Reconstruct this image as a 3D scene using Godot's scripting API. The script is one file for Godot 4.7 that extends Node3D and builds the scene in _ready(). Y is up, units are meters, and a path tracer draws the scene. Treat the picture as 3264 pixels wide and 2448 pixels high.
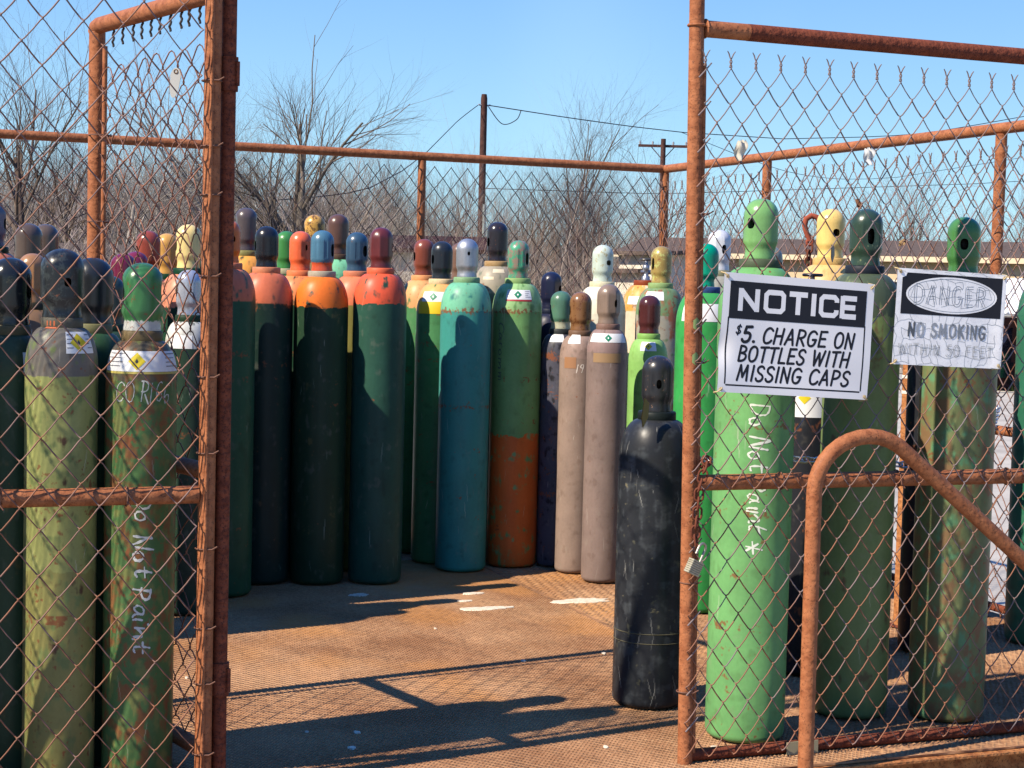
extends Node3D
# A caged steel platform of gas cylinders. x runs along the front of the cage, -z into it, y = 0 is the deck.

const GROUND := -0.45
const YAW := -0.3707
var used := {}
var mats := {}
var rng := RandomNumberGenerator.new()
var N: Array = []          # shared noise fields as bytes, 256 x 640
const NW := 256
const NH := 640

func _ready():
	rng.seed = 7
	# ---- camera, sky, sun, exposure
	var cam := Camera3D.new()
	cam.position = Vector3(0, 1.3, 0)
	cam.rotation = Vector3(-0.0589, YAW, 0.025)
	cam.fov = 25.47
	cam.near = 0.1
	cam.far = 600.0
	cam.name = "camera"
	add_child(cam)
	var env := Environment.new()
	env.background_mode = Environment.BG_SKY
	var sm := ProceduralSkyMaterial.new()
	sm.sky_top_color = Color(0.17, 0.51, 0.93)
	sm.sky_horizon_color = Color(0.80, 0.985, 1.0)
	sm.sky_curve = 0.12
	sm.ground_bottom_color = Color(0.42, 0.38, 0.34)
	sm.ground_horizon_color = Color(0.50, 0.46, 0.42)
	sm.sun_angle_max = 2.0
	sm.sky_cover = sky_tex(cirrus())
	sm.sky_cover_modulate = Color(1, 1, 1, 0.5)
	var sky := Sky.new()
	sky.sky_material = sm
	env.sky = sky
	env.tonemap_mode = Environment.TONE_MAPPER_LINEAR
	env.tonemap_exposure = 2.0
	env.sdfgi_enabled = true
	env.ssao_enabled = true
	env.ssil_enabled = true
	env.background_energy_multiplier = 0.56
	var we := WorldEnvironment.new()
	we.environment = env
	we.name = "world_environment"
	add_child(we)
	var sun := DirectionalLight3D.new()
	sun.name = "sun"
	sun.light_energy = 1.6
	sun.light_color = Color(1.0, 0.95, 0.87)
	sun.light_angular_distance = 0.5
	sun.shadow_enabled = true
	var dir := Vector3(0.98, -0.88, -0.188).normalized()
	sun.basis = Basis.looking_at(dir)
	add_child(sun)

	make_noise()
	make_materials()
	build_ground()
	build_platform()
	build_cage()
	build_cylinders()
	build_signs()
	build_small_things()
	build_background()

# ------------------------------------------------------------------ naming
func numbered(called: String) -> String:
	if not used.has(called):
		used[called] = 0
		return called
	used[called] += 1
	return "%s_%03d" % [called, used[called]]

func tag(o: Node, label: String, category: String, group := "", kind := ""):
	if label != "": o.set_meta("label", label)
	if category != "": o.set_meta("category", category)
	if group != "": o.set_meta("group", group)
	if kind != "": o.set_meta("kind", kind)
	return o

func thing(called: String, label: String, category: String, at := Vector3.ZERO, turn := 0.0, group := "") -> Node3D:
	var o := Node3D.new()
	o.name = numbered(called)
	add_child(o)
	o.position = at
	o.rotation.y = turn
	tag(o, label, category, group)
	return o

func obj(called: String, mesh: Mesh, mat: Material, parent: Node = null) -> MeshInstance3D:
	var o := MeshInstance3D.new()
	o.mesh = mesh
	o.material_override = mat
	if parent == null:
		o.name = numbered(called)
		add_child(o)
	else:
		var nm := called
		var k := 0
		while parent.has_node(NodePath(nm)):
			k += 1
			nm = "%s_%03d" % [called, k]
		o.name = nm
		parent.add_child(o)
	return o

func copy_thing(src: Node3D, label: String, at: Vector3, turn := 0.0) -> Node3D:
	var c: Node3D = src.duplicate()
	var stem := String(src.name)
	var cut := stem.rfind("_")
	if cut > 0 and stem.substr(cut + 1).is_valid_int(): stem = stem.substr(0, cut)
	c.name = numbered(stem)
	add_child(c)
	c.position = at
	c.rotation.y = turn
	if label != "": c.set_meta("label", label)
	return c

# ------------------------------------------------------------------ geometry
class Geo:
	var v := PackedVector3Array()
	var n := PackedVector3Array()
	var uv := PackedVector2Array()
	var c := PackedColorArray()
	var ix := PackedInt32Array()
	var color := Color(1, 1, 1)
	func put(p: Vector3, nn: Vector3, t := Vector2.ZERO) -> int:
		v.append(p); n.append(nn); uv.append(t); c.append(color)
		return v.size() - 1
	func tri(a: int, b: int, d: int):
		ix.append(a); ix.append(b); ix.append(d)
	func quad(a: int, b: int, d: int, e: int):
		ix.append(a); ix.append(b); ix.append(d); ix.append(a); ix.append(d); ix.append(e)
	func face(p: Array, nn: Vector3):
		# flat polygon, corners counter-clockwise seen from its front
		var s := v.size()
		for q in p: put(q, nn)
		for k in range(1, p.size() - 1): tri(s, s + k + 1, s + k)
	func box(lo: Vector3, hi: Vector3, t := Transform3D.IDENTITY, bev := 0.0):
		var c0 := (lo + hi) * 0.5
		var h := (hi - lo) * 0.5
		var b: float = min(bev, min(h.x, min(h.y, h.z)) * 0.9)
		var ax := [Vector3(1, 0, 0), Vector3(0, 1, 0), Vector3(0, 0, 1)]
		for k in 3:
			for s in [-1.0, 1.0]:
				var nn: Vector3 = ax[k] * s
				var u: Vector3 = ax[(k + 1) % 3]
				var w: Vector3 = ax[(k + 2) % 3]
				var hu: float = h[(k + 1) % 3] - b
				var hw: float = h[(k + 2) % 3] - b
				var m: Vector3 = c0 + nn * h[k]
				var q := [m - u * hu - w * hw, m + u * hu - w * hw, m + u * hu + w * hw, m - u * hu + w * hw]
				if s < 0: q.reverse()
				for i in 4: q[i] = t * q[i]
				face(q, (t.basis * nn).normalized())
		if b > 0.0:
			for k in 3:
				var u: Vector3 = ax[(k + 1) % 3]
				var w: Vector3 = ax[(k + 2) % 3]
				var hk: float = h[k] - b
				for su in [-1.0, 1.0]:
					for sw in [-1.0, 1.0]:
						var e1: Vector3 = c0 + u * su * h[(k + 1) % 3] + w * sw * (h[(k + 2) % 3] - b)
						var e2: Vector3 = c0 + u * su * (h[(k + 1) % 3] - b) + w * sw * h[(k + 2) % 3]
						var q := [e1 - ax[k] * hk, e2 - ax[k] * hk, e2 + ax[k] * hk, e1 + ax[k] * hk]
						if su * sw < 0: q.reverse()
						for i in 4: q[i] = t * q[i]
						face(q, (t.basis * (u * su + w * sw)).normalized())
			for sx in [-1.0, 1.0]:
				for sy in [-1.0, 1.0]:
					for sz in [-1.0, 1.0]:
						var s3 := Vector3(sx, sy, sz)
						var q := [c0 + s3 * (h - Vector3(0, b, b)), c0 + s3 * (h - Vector3(b, 0, b)), c0 + s3 * (h - Vector3(b, b, 0))]
						if sx * sy * sz < 0: q.reverse()
						for i in 3: q[i] = t * q[i]
						face(q, (t.basis * s3).normalized())
	func tube(p: PackedVector3Array, r: PackedFloat32Array, sides := 8, cap := true, cols = null):
		var m := p.size()
		if m < 2: return
		var d0 := (p[1] - p[0]).normalized()
		var a := d0.cross(Vector3.UP if abs(d0.y) < 0.9 else Vector3.RIGHT).normalized()
		var base := v.size()
		var run := 0.0
		for k in m:
			var d: Vector3
			if k == 0: d = p[1] - p[0]
			elif k == m - 1: d = p[m - 1] - p[m - 2]
			else: d = (p[k + 1] - p[k]).normalized() + (p[k] - p[k - 1]).normalized()
			d = d.normalized()
			a = (a - d * a.dot(d)).normalized()
			var b := d.cross(a)
			if k > 0: run += p[k].distance_to(p[k - 1])
			if cols != null: color = cols[k]
			for s in sides:
				var an := TAU * s / sides
				var nn := a * cos(an) + b * sin(an)
				put(p[k] + nn * r[k], nn, Vector2(float(s) / sides, run))
		for k in m - 1:
			for s in sides:
				var s1 := (s + 1) % sides
				var i0 := base + k * sides
				quad(i0 + s, i0 + sides + s, i0 + sides + s1, i0 + s1)
		if cap:
			for e in 2:
				var kk := 0 if e == 0 else m - 1
				var dd := (p[0] - p[1]).normalized() if e == 0 else (p[m - 1] - p[m - 2]).normalized()
				var ct := put(p[kk], dd)
				var st := v.size()
				for s in sides: put(v[base + kk * sides + s], dd)
				for s in sides:
					if e == 1: tri(ct, st + (s + 1) % sides, st + s)
					else: tri(ct, st + s, st + (s + 1) % sides)
	func pipe(a: Vector3, b: Vector3, r: float, sides := 12, cap := true):
		tube(PackedVector3Array([a, b]), PackedFloat32Array([r, r]), sides, cap)
	func ring(center: Vector3, axis: Vector3, R: float, r: float, segs := 16, sides := 6, from := 0.0, to := TAU):
		var x := axis.cross(Vector3.UP if abs(axis.y) < 0.9 else Vector3.RIGHT).normalized()
		var y := axis.cross(x).normalized()
		var p := PackedVector3Array(); var rr := PackedFloat32Array()
		for k in segs + 1:
			var an := from + (to - from) * k / segs
			p.append(center + (x * cos(an) + y * sin(an)) * R); rr.append(r)
		tube(p, rr, sides, true)
	func lathe(prof: PackedVector2Array, segs: int, center := Vector3.ZERO, vs = null, shape = null, hole = null):
		# profile of (radius, height) from bottom to top; shape(theta, height) scales the radius; hole(theta, y) = [moved theta, moved y, inside]
		var m := prof.size()
		var base := v.size()
		for k in m:
			var t: Vector2
			if k == 0: t = prof[1] - prof[0]
			elif k == m - 1: t = prof[m - 1] - prof[m - 2]
			else: t = (prof[k + 1] - prof[k]).normalized() + (prof[k] - prof[k - 1]).normalized()
			t = t.normalized()
			for s in segs + 1:
				var th := TAU * s / segs
				var y := prof[k].y
				var rad := prof[k].x
				var th2 := th
				if hole != null:
					var w = hole.call(th, y)
					th2 = w[0]; y = w[1]
				var nn := Vector3(cos(th2) * t.y, -t.x, sin(th2) * t.y).normalized()
				if shape != null:
					var f: float = shape.call(th2, y)
					var df: float = (shape.call(th2 + 0.01, y) - f) / 0.01 / max(f, 0.1)
					rad *= f
					nn = (nn + Vector3(sin(th2), 0, -cos(th2)) * df * t.y).normalized()
				put(center + Vector3(cos(th2) * rad, y, sin(th2) * rad), nn, Vector2(float(s) / segs, 1.0 - (vs[k] if vs != null else prof[k].y)))
		for k in m - 1:
			for s in segs:
				if hole != null:
					var w = hole.call(TAU * (s + 0.5) / segs, (prof[k].y + prof[k + 1].y) * 0.5)
					if w[2]: continue
				var i0 := base + k * (segs + 1) + s
				quad(i0, i0 + 1, i0 + segs + 2, i0 + segs + 1)
	func mesh() -> ArrayMesh:
		var arr := []
		arr.resize(Mesh.ARRAY_MAX)
		arr[Mesh.ARRAY_VERTEX] = v
		arr[Mesh.ARRAY_NORMAL] = n
		arr[Mesh.ARRAY_TEX_UV] = uv
		arr[Mesh.ARRAY_COLOR] = c
		arr[Mesh.ARRAY_INDEX] = ix
		var am := ArrayMesh.new()
		am.add_surface_from_arrays(Mesh.PRIMITIVE_TRIANGLES, arr)
		return am

func V(a: float, h: float, b: float) -> Vector3:
	return Vector3(a, h, -b)

func W(x: float, h: float, z: float) -> Vector3:
	# x metres right of and z metres ahead of the camera's heading, on level ground
	var c := cos(-YAW)
	var s := sin(-YAW)
	return Vector3(x * c + z * s, h, -(-x * s + z * c))

# ------------------------------------------------------------------ noise, images, materials
func noise(f: float, kind := FastNoiseLite.TYPE_SIMPLEX_SMOOTH, oct := 4, sd := 1) -> FastNoiseLite:
	var q := FastNoiseLite.new()
	q.noise_type = kind
	q.frequency = f
	q.fractal_octaves = oct
	q.seed = sd
	return q

func bytes_of(q: FastNoiseLite, w: int, h: int) -> PackedByteArray:
	var im := q.get_seamless_image(w, h, false, false, 0.15)
	im.convert(Image.FORMAT_L8)
	return im.get_data()

func make_noise():
	N.append(bytes_of(noise(0.012, FastNoiseLite.TYPE_SIMPLEX_SMOOTH, 3, 11), NW, NH))   # 0 broad blotches
	N.append(bytes_of(noise(0.035, FastNoiseLite.TYPE_SIMPLEX_SMOOTH, 5, 12), NW, NH))   # 1 patches
	N.append(bytes_of(noise(0.16, FastNoiseLite.TYPE_SIMPLEX_SMOOTH, 3, 13), NW, NH))    # 2 grain
	var st := noise(0.09, FastNoiseLite.TYPE_SIMPLEX_SMOOTH, 3, 14).get_seamless_image(NW, 64, false, false, 0.15)
	st.convert(Image.FORMAT_L8)
	st.resize(NW, NH, Image.INTERPOLATE_CUBIC)
	N.append(st.get_data())                                                              # 3 upright streaks and scratches
	N.append(bytes_of(noise(0.07, FastNoiseLite.TYPE_CELLULAR, 2, 15), NW, NH))          # 4 chips

func cirrus() -> Image:
	var w := 512
	var h := 256
	var q := noise(0.02, FastNoiseLite.TYPE_SIMPLEX_SMOOTH, 5, 31)
	var src := q.get_seamless_image(w, 64, false, false, 0.2)
	src.convert(Image.FORMAT_L8)
	src.resize(w, h, Image.INTERPOLATE_CUBIC)
	var d := src.get_data()
	var out := PackedByteArray()
	out.resize(w * h * 4)
	for i in w * h:
		var a: int = clampi((int(d[i]) - 120) / 2, 0, 60)
		out[i * 4] = 255; out[i * 4 + 1] = 255; out[i * 4 + 2] = 255; out[i * 4 + 3] = a
	var im := Image.create_from_data(w, h, false, Image.FORMAT_RGBA8, out)
	return im

func sky_tex(im: Image) -> ImageTexture:
	return ImageTexture.create_from_image(im)

func lin(r: float, g: float, b: float, k := 0.6) -> Color:
	# a sunlit colour as read off the picture (0..255) turned into a base colour (linear)
	var c := Color(r / 255.0, g / 255.0, b / 255.0).srgb_to_linear()
	return Color(c.r * k, c.g * k, c.b * k)

func mottle(size: int, base: Color, dark: Color, spot: Color, amount: float, spots: float, sd: int, f := 0.02) -> ImageTexture:
	# base and dark mixed by a broad noise, with flecks of a third colour; linear colours in, sRGB image out; tiles
	var a := bytes_of(noise(f, FastNoiseLite.TYPE_SIMPLEX_SMOOTH, 5, sd), size, size)
	var b := bytes_of(noise(0.22, FastNoiseLite.TYPE_SIMPLEX_SMOOTH, 3, sd + 1), size, size)
	var c := bytes_of(noise(0.06, FastNoiseLite.TYPE_SIMPLEX_SMOOTH, 4, sd + 2), size, size)
	var out := PackedByteArray()
	out.resize(size * size * 3)
	var lut_b: Array = []
	for k in 256: lut_b.append(base.lerp(dark, clampf((k / 255.0 - 0.5 + amount * 0.5) * 1.6, 0, 1)))
	for i in size * size:
		var col: Color = lut_b[a[i]]
		var g := 0.88 + 0.24 * b[i] / 255.0
		var m := (int(b[i]) + int(c[i])) / 510.0
		if m > 1.0 - spots: col = col.lerp(spot, clampf((m - 1.0 + spots) * 9.0, 0, 0.9))
		col = Color(col.r * g, col.g * g, col.b * g).linear_to_srgb()
		out[i * 3] = clampi(int(col.r * 255), 0, 255); out[i * 3 + 1] = clampi(int(col.g * 255), 0, 255); out[i * 3 + 2] = clampi(int(col.b * 255), 0, 255)
	return ImageTexture.create_from_image(Image.create_from_data(size, size, false, Image.FORMAT_RGB8, out))

func bump_tex(size: int, f: float, strength: float, sd: int) -> ImageTexture:
	var im := noise(f, FastNoiseLite.TYPE_SIMPLEX_SMOOTH, 4, sd).get_seamless_image(size, size, false, false, 0.15)
	im.convert(Image.FORMAT_RGBA8)
	im.bump_map_to_normal_map(strength)
	return ImageTexture.create_from_image(im)

func mat(key: String, col: Color, rough := 0.7, metal := 0.0) -> StandardMaterial3D:
	if mats.has(key): return mats[key]
	var m := StandardMaterial3D.new()
	m.albedo_color = col.linear_to_srgb()
	m.roughness = rough
	m.metallic = metal
	m.metallic_specular = 0.35
	mats[key] = m
	return m

func tri_mat(key: String, tex: Texture2D, scale: float, rough: float, nrm: Texture2D = null, nscale := 1.0) -> StandardMaterial3D:
	var m := StandardMaterial3D.new()
	m.albedo_texture = tex
	m.uv1_triplanar = true
	m.uv1_world_triplanar = true
	m.uv1_scale = Vector3.ONE * scale
	m.roughness = rough
	m.metallic_specular = 0.25
	if nrm != null:
		m.normal_enabled = true
		m.normal_texture = nrm
		m.normal_scale = nscale
	mats[key] = m
	return m

func make_materials():
	var fine := bump_tex(256, 0.09, 3.0, 41)
	tri_mat("pipe", mottle(512, lin(190, 122, 82), lin(150, 88, 56), lin(72, 42, 32), 0.45, 0.39, 51), 2.3, 0.55, fine, 0.35)
	tri_mat("rusty_pipe", mottle(512, lin(150, 82, 58), lin(112, 58, 42), lin(60, 34, 30), 0.5, 0.44, 54), 2.7, 0.78, fine, 0.7)
	tri_mat("deck", mottle(1024, lin(180, 134, 100), lin(138, 98, 70), lin(206, 170, 132), 0.35, 0.31, 57, 0.006), 0.31, 0.8, fine, 0.8)
	tri_mat("channel", mottle(512, lin(205, 140, 88), lin(150, 88, 52), lin(80, 50, 36), 0.4, 0.4, 60), 2.0, 0.8, fine, 0.6)
	tri_mat("concrete", mottle(1024, lin(205, 198, 186), lin(178, 170, 160), lin(130, 122, 112), 0.35, 0.28, 63, 0.008), 0.12, 0.9)
	tri_mat("dry_grass", mottle(512, lin(150, 135, 100), lin(96, 92, 62), lin(190, 170, 130), 0.5, 0.35, 66), 0.3, 0.95)
	tri_mat("bark", mottle(256, lin(126, 112, 100), lin(88, 76, 68), lin(52, 44, 40), 0.4, 0.35, 69), 1.3, 0.9)
	var vc := StandardMaterial3D.new()
	vc.vertex_color_use_as_albedo = true
	vc.roughness = 0.6
	mats["vc"] = vc
	var vr := StandardMaterial3D.new()
	vr.vertex_color_use_as_albedo = true
	vr.roughness = 0.75
	mats["wire"] = vr
	var tw := StandardMaterial3D.new()
	tw.vertex_color_use_as_albedo = true
	tw.roughness = 0.9
	tw.metallic_specular = 0.15
	mats["twig"] = tw
	var g1 := mottle(256, Color(1, 1, 1) * 0.98, Color(0.8, 0.76, 0.7), Color(0.32, 0.2, 0.13), 0.25, 0.33, 72)
	var cm := tri_mat("tinted", g1, 4.0, 0.5)
	cm.vertex_color_use_as_albedo = true
	var cb := bump_tex(256, 0.03, 2.0, 43)
	mats["dent"] = cb

# ------------------------------------------------------------------ ground and platform
func build_ground():
	var g := Geo.new()
	var R := 320.0
	g.face([Vector3(-R, GROUND, R), Vector3(R, GROUND, R), Vector3(R, GROUND, -R), Vector3(-R, GROUND, -R)], Vector3.UP)
	tag(obj("ground", g.mesh(), mats["concrete"]), "pale concrete yard around the cage", "ground", "", "structure")
	# a strip of dry grass past the yard, then rough land that rises behind the houses
	var q := Geo.new()
	var hn := noise(0.05, FastNoiseLite.TYPE_SIMPLEX_SMOOTH, 3, 5)
	var nx := 60
	var nz := 30
	for j in nz + 1:
		for i in nx + 1:
			var x := lerpf(-90, 90, float(i) / nx)
			var z := lerpf(38, 180, pow(float(j) / nz, 1.5))
			var h := GROUND + 0.004 + (0.0 if j == 0 else 0.25 * absf(hn.get_noise_2d(x, z))) + 2.6 * smoothstep(72, 130, z)
			q.put(W(x, h, z), Vector3.UP)
	for j in nz:
		for i in nx:
			var a := j * (nx + 1) + i
			q.quad(a, a + nx + 1, a + nx + 2, a + 1)
	tag(obj("terrain", q.mesh(), mats["dry_grass"]), "dry winter grassland behind the yard", "terrain", "", "structure")
	var k := Geo.new()
	k.box(Vector3(-0.12, 0, -26), Vector3(0.12, 0.13, 26), Transform3D(Basis(Vector3.UP, YAW + PI / 2), W(16, GROUND, 37)), 0.02)
	tag(obj("kerb", k.mesh(), mats["concrete"]), "low concrete kerb along the far edge of the yard", "kerb", "", "structure")

func build_platform():
	var o := thing("storage_platform", "rusty steel platform with a lug tread deck under the cage", "platform")
	var g := Geo.new()
	g.box(V(-1.66, -0.006, 8.84), V(2.70, 0.0, 3.985))
	obj("tread_plate", g.mesh(), mats["deck"], o)
	g = Geo.new()
	g.box(V(2.704, -0.006, 8.84), V(4.38, 0.0, 3.985))
	obj("tread_plate", g.mesh(), mats["deck"], o)
	# raised lugs of the tread
	for part in 2:
		var lug := Geo.new()
		var lx := 0.0033 if part == 0 else 0.006
		var lz := 0.0085 if part == 0 else 0.014
		var ly := 0.0028
		var top := Vector3(0, ly, 0)
		var cs := [Vector3(lx, 0, 0), Vector3(0, 0, -lz), Vector3(-lx, 0, 0), Vector3(0, 0, lz)]
		for k in 4:
			var a: Vector3 = cs[k]
			var b: Vector3 = cs[(k + 1) % 4]
			lug.face([a, b, top], (b - a).cross(top - a).normalized())
		var px := 0.0128 if part == 0 else 0.021
		var pz := 0.0185 if part == 0 else 0.03
		var x0 := 0.55 if part == 0 else 2.72
		var x1 := 2.69 if part == 0 else 4.3
		var pts: Array = []
		var row := 0
		var z := 4.0
		while z < 7.5:
			var x := x0 + (px * 0.5 if row % 2 == 1 else 0.0)
			while x < x1:
				pts.append(Vector3(x, 0.0, -z))
				x += px
			z += pz * 0.5
			row += 1
		var mm := MultiMesh.new()
		mm.transform_format = MultiMesh.TRANSFORM_3D
		mm.use_colors = true
		lug.color = Color(1, 1, 1)
		mm.mesh = lug.mesh()
		mm.instance_count = pts.size()
		var wn := noise(1.4, FastNoiseLite.TYPE_SIMPLEX_SMOOTH, 3, 77)
		var c1 := lin(196, 154, 116)
		var c2 := lin(146, 104, 74)
		var c3 := lin(200, 140, 80)
		for i in pts.size():
			var p: Vector3 = pts[i]
			var wv := wn.get_noise_2d(p.x, p.z) * 0.9 + 0.5 + rng.randf_range(-0.25, 0.25)
			var c: Color = c2.lerp(c1, clampf(wv, 0, 1))
			c = c.lerp(c3, clampf(wn.get_noise_2d(p.x + 40, p.z * 0.7) * 1.4 + (p.z * -1 - 6.2) * 0.3, 0, 0.6))
			mm.set_instance_transform(i, Transform3D(Basis(Vector3.UP, 0.8 if (i + int(p.z * -1000.0 / 9.25)) % 2 == 0 else -0.8).scaled(Vector3.ONE * rng.randf_range(0.8, 1.15)), p))
			mm.set_instance_color(i, c)
		var mi := MultiMeshInstance3D.new()
		mi.multimesh = mm
		mi.material_override = mats["twig"]
		mi.name = "tread_lugs" if part == 0 else "coarse_tread_lugs"
		mi.set_meta("kind", "stuff")
		o.add_child(mi)
	# front channel: web and two flanges
	g = Geo.new()
	g.box(V(-1.66, -0.018, 4.035), V(4.38, -0.008, 3.965), Transform3D.IDENTITY, 0.002)
	g.box(V(-1.66, -0.095, 4.03), V(4.38, -0.019, 4.018))
	g.box(V(-1.66, -0.108, 4.035), V(4.38, -0.0955, 3.965), Transform3D.IDENTITY, 0.002)
	obj("edge_channel", g.mesh(), mats["channel"], o)
	for b in [8.82, 6.4]:
		g = Geo.new()
		g.box(V(-1.66, -0.11, b), V(4.38, -0.008, b - 0.05))
		obj("cross_beam", g.mesh(), mats["channel"], o)
	for a in [-1.5, -0.6, 0.3, 1.2, 2.1, 2.66, 3.03, 3.6, 4.3]:
		g = Geo.new()
		g.box(V(a - 0.03, -0.45, 4.055), V(a - 0.022, -0.109, 3.995))
		g.box(V(a + 0.022, -0.45, 4.055), V(a + 0.03, -0.109, 3.995))
		g.box(V(a - 0.0215, -0.45, 4.03), V(a + 0.0215, -0.109, 4.022))
		obj("support_leg", g.mesh(), mats["channel"], o)
	for a in [-1.5, 1.2, 4.3]:
		g = Geo.new()
		g.box(V(a - 0.03, -0.45, 8.8), V(a + 0.03, -0.111, 8.75))
		obj("support_leg", g.mesh(), mats["channel"], o)
	# dried splashes of cream paint on the deck: thin, ragged, real thickness
	var spots := [[2.36, 6.30, 0.12, 0.035], [2.80, 6.36, 0.14, 0.05], [2.42, 6.62, 0.05, 0.02], [2.33, 6.47, 0.035, 0.015], [1.95, 6.70, 0.045, 0.03]]
	for k in 10: spots.append([rng.randf_range(1.0, 2.6), rng.randf_range(4.2, 6.5), rng.randf_range(0.004, 0.013), rng.randf_range(0.004, 0.015)])
	for s in spots:
		paint_splash(s[0], s[1], s[2], s[3])

func paint_splash(a: float, b: float, ra: float, rb: float):
	var g := Geo.new()
	var m := 26
	var ct := g.put(Vector3(0, 0.005, 0), Vector3.UP)
	var ring0: Array = []
	var ring1: Array = []
	for k in m:
		var an := TAU * k / m
		var f := 0.85 + 0.22 * sin(k * 1.7 + a * 40.0) * sin(k * 0.9 + b * 31.0) + rng.randf_range(-0.09, 0.09)
		var p := Vector3(cos(an) * ra * f, 0.0048, sin(an) * rb * f)
		ring0.append(g.put(p, Vector3(0, 1, 0)))
		ring1.append(g.put(Vector3(p.x * 1.02, 0.0005, p.z * 1.02), Vector3(cos(an), 0.5, sin(an)).normalized()))
	for k in m:
		var j := (k + 1) % m
		g.tri(ct, ring0[k], ring0[j])
		g.quad(ring0[k], ring1[k], ring1[j], ring0[j])
	var o := obj("paint_splash", g.mesh(), mats["splash"] if mats.has("splash") else tri_mat("splash", mottle(256, lin(250, 236, 214), lin(226, 200, 170), lin(170, 128, 98), 0.2, 0.36, 90), 6.0, 0.85))
	o.position = V(a, 0.0, b)
	tag(o, "dried cream paint splash on the rusty tread deck", "paint splash", "paint splashes on the deck", "stuff")

# ------------------------------------------------------------------ chain link and cage
func link_mesh(w: float, h: float, px: float, py: float, r: float, wob: float, sd: int, low: Color, high: Color, sides := 4, barbs := true) -> ArrayMesh:
	var g := Geo.new()
	var nz := noise(1.1, FastNoiseLite.TYPE_SIMPLEX_SMOOTH, 3, sd)
	var ng := noise(9.0, FastNoiseLite.TYPE_SIMPLEX_SMOOTH, 2, sd + 1)
	var hx := px * 0.5
	var hy := py * 0.5
	var n := int(w / hx)
	var m := int(h / hy)
	var ww := 0.0042
	for k in n:
		var p := PackedVector3Array()
		var cl: Array = []
		for j in m + 1:
			var left := (k + j) % 2 == 0
			var x0 := k * hx - 0.0016 if left else (k + 1) * hx + 0.0016
			p.append(Vector3(x0, j * hy, 0))
			if j < m:
				var x1 := (k + 1) * hx + 0.0016 if left else k * hx - 0.0016
				var s := 1.0 if left else -1.0
				p.append(Vector3(lerpf(x0, x1, 0.15), (j + 0.11) * hy, s * ww))
				if sides > 3: p.append(Vector3(lerpf(x0, x1, 0.52), (j + 0.5) * hy, s * ww * 1.25))
				p.append(Vector3(lerpf(x0, x1, 0.86), (j + 0.9) * hy, s * ww))
		for i in p.size():
			var q := p[i]
			var d := Vector3(nz.get_noise_2d(q.x, q.y), nz.get_noise_2d(q.x + 50, q.y), nz.get_noise_2d(q.x - 70, q.y) * 1.4)
			p[i] = q + d * wob
			var t := clampf(0.5 + ng.get_noise_2d(q.x + k * 3.1, q.y * 0.6) * 1.3 + (q.y / h - 0.5) * 0.9, 0, 1)
			cl.append(low.lerp(high, t))
		var rr := PackedFloat32Array()
		rr.resize(p.size())
		rr.fill(r)
		g.tube(p, rr, sides, false, cl)
		if barbs and (k + m) % 2 == 0:
			# twisted ends of the top selvage
			var e := p[p.size() - 1]
			g.color = low.lerp(high, 0.6)
			for s in [-1.0, 1.0]:
				var t := PackedVector3Array()
				var tr := PackedFloat32Array()
				for i in 6:
					var an: float = i * 1.25 + (0.0 if s > 0 else PI)
					t.append(e + Vector3(cos(an) * 0.0028, i * 0.0052, sin(an) * 0.0028))
					tr.append(r)
				t.append(e + Vector3(s * 0.007, 0.036, 0.001))
				t.append(e + Vector3(s * 0.012, 0.043, 0.002))
				tr.append(r); tr.append(r * 0.7)
				g.tube(t, tr, sides, false)
	return g.mesh()

func tie(parent: Node, at: Vector3, axis: Vector3, R: float, m: Material):
	# a twist of wire round a pipe with a loose tail
	var g := Geo.new()
	g.color = lin(120, 76, 58)
	g.ring(at, axis, R + 0.0024, 0.0022, 14, 5)
	var x := axis.cross(Vector3(0, 0, 1)).normalized()
	if x.length() < 0.5: x = Vector3.RIGHT
	g.tube(PackedVector3Array([at + Vector3(0, 0, R + 0.003), at + Vector3(0, 0, R + 0.006) + x * 0.012, at + Vector3(0, 0, R + 0.012) + x * 0.024 + axis * 0.008]), PackedFloat32Array([0.0024, 0.0024, 0.0018]), 5)
	obj("wire_tie", g.mesh(), m, parent)

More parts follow.
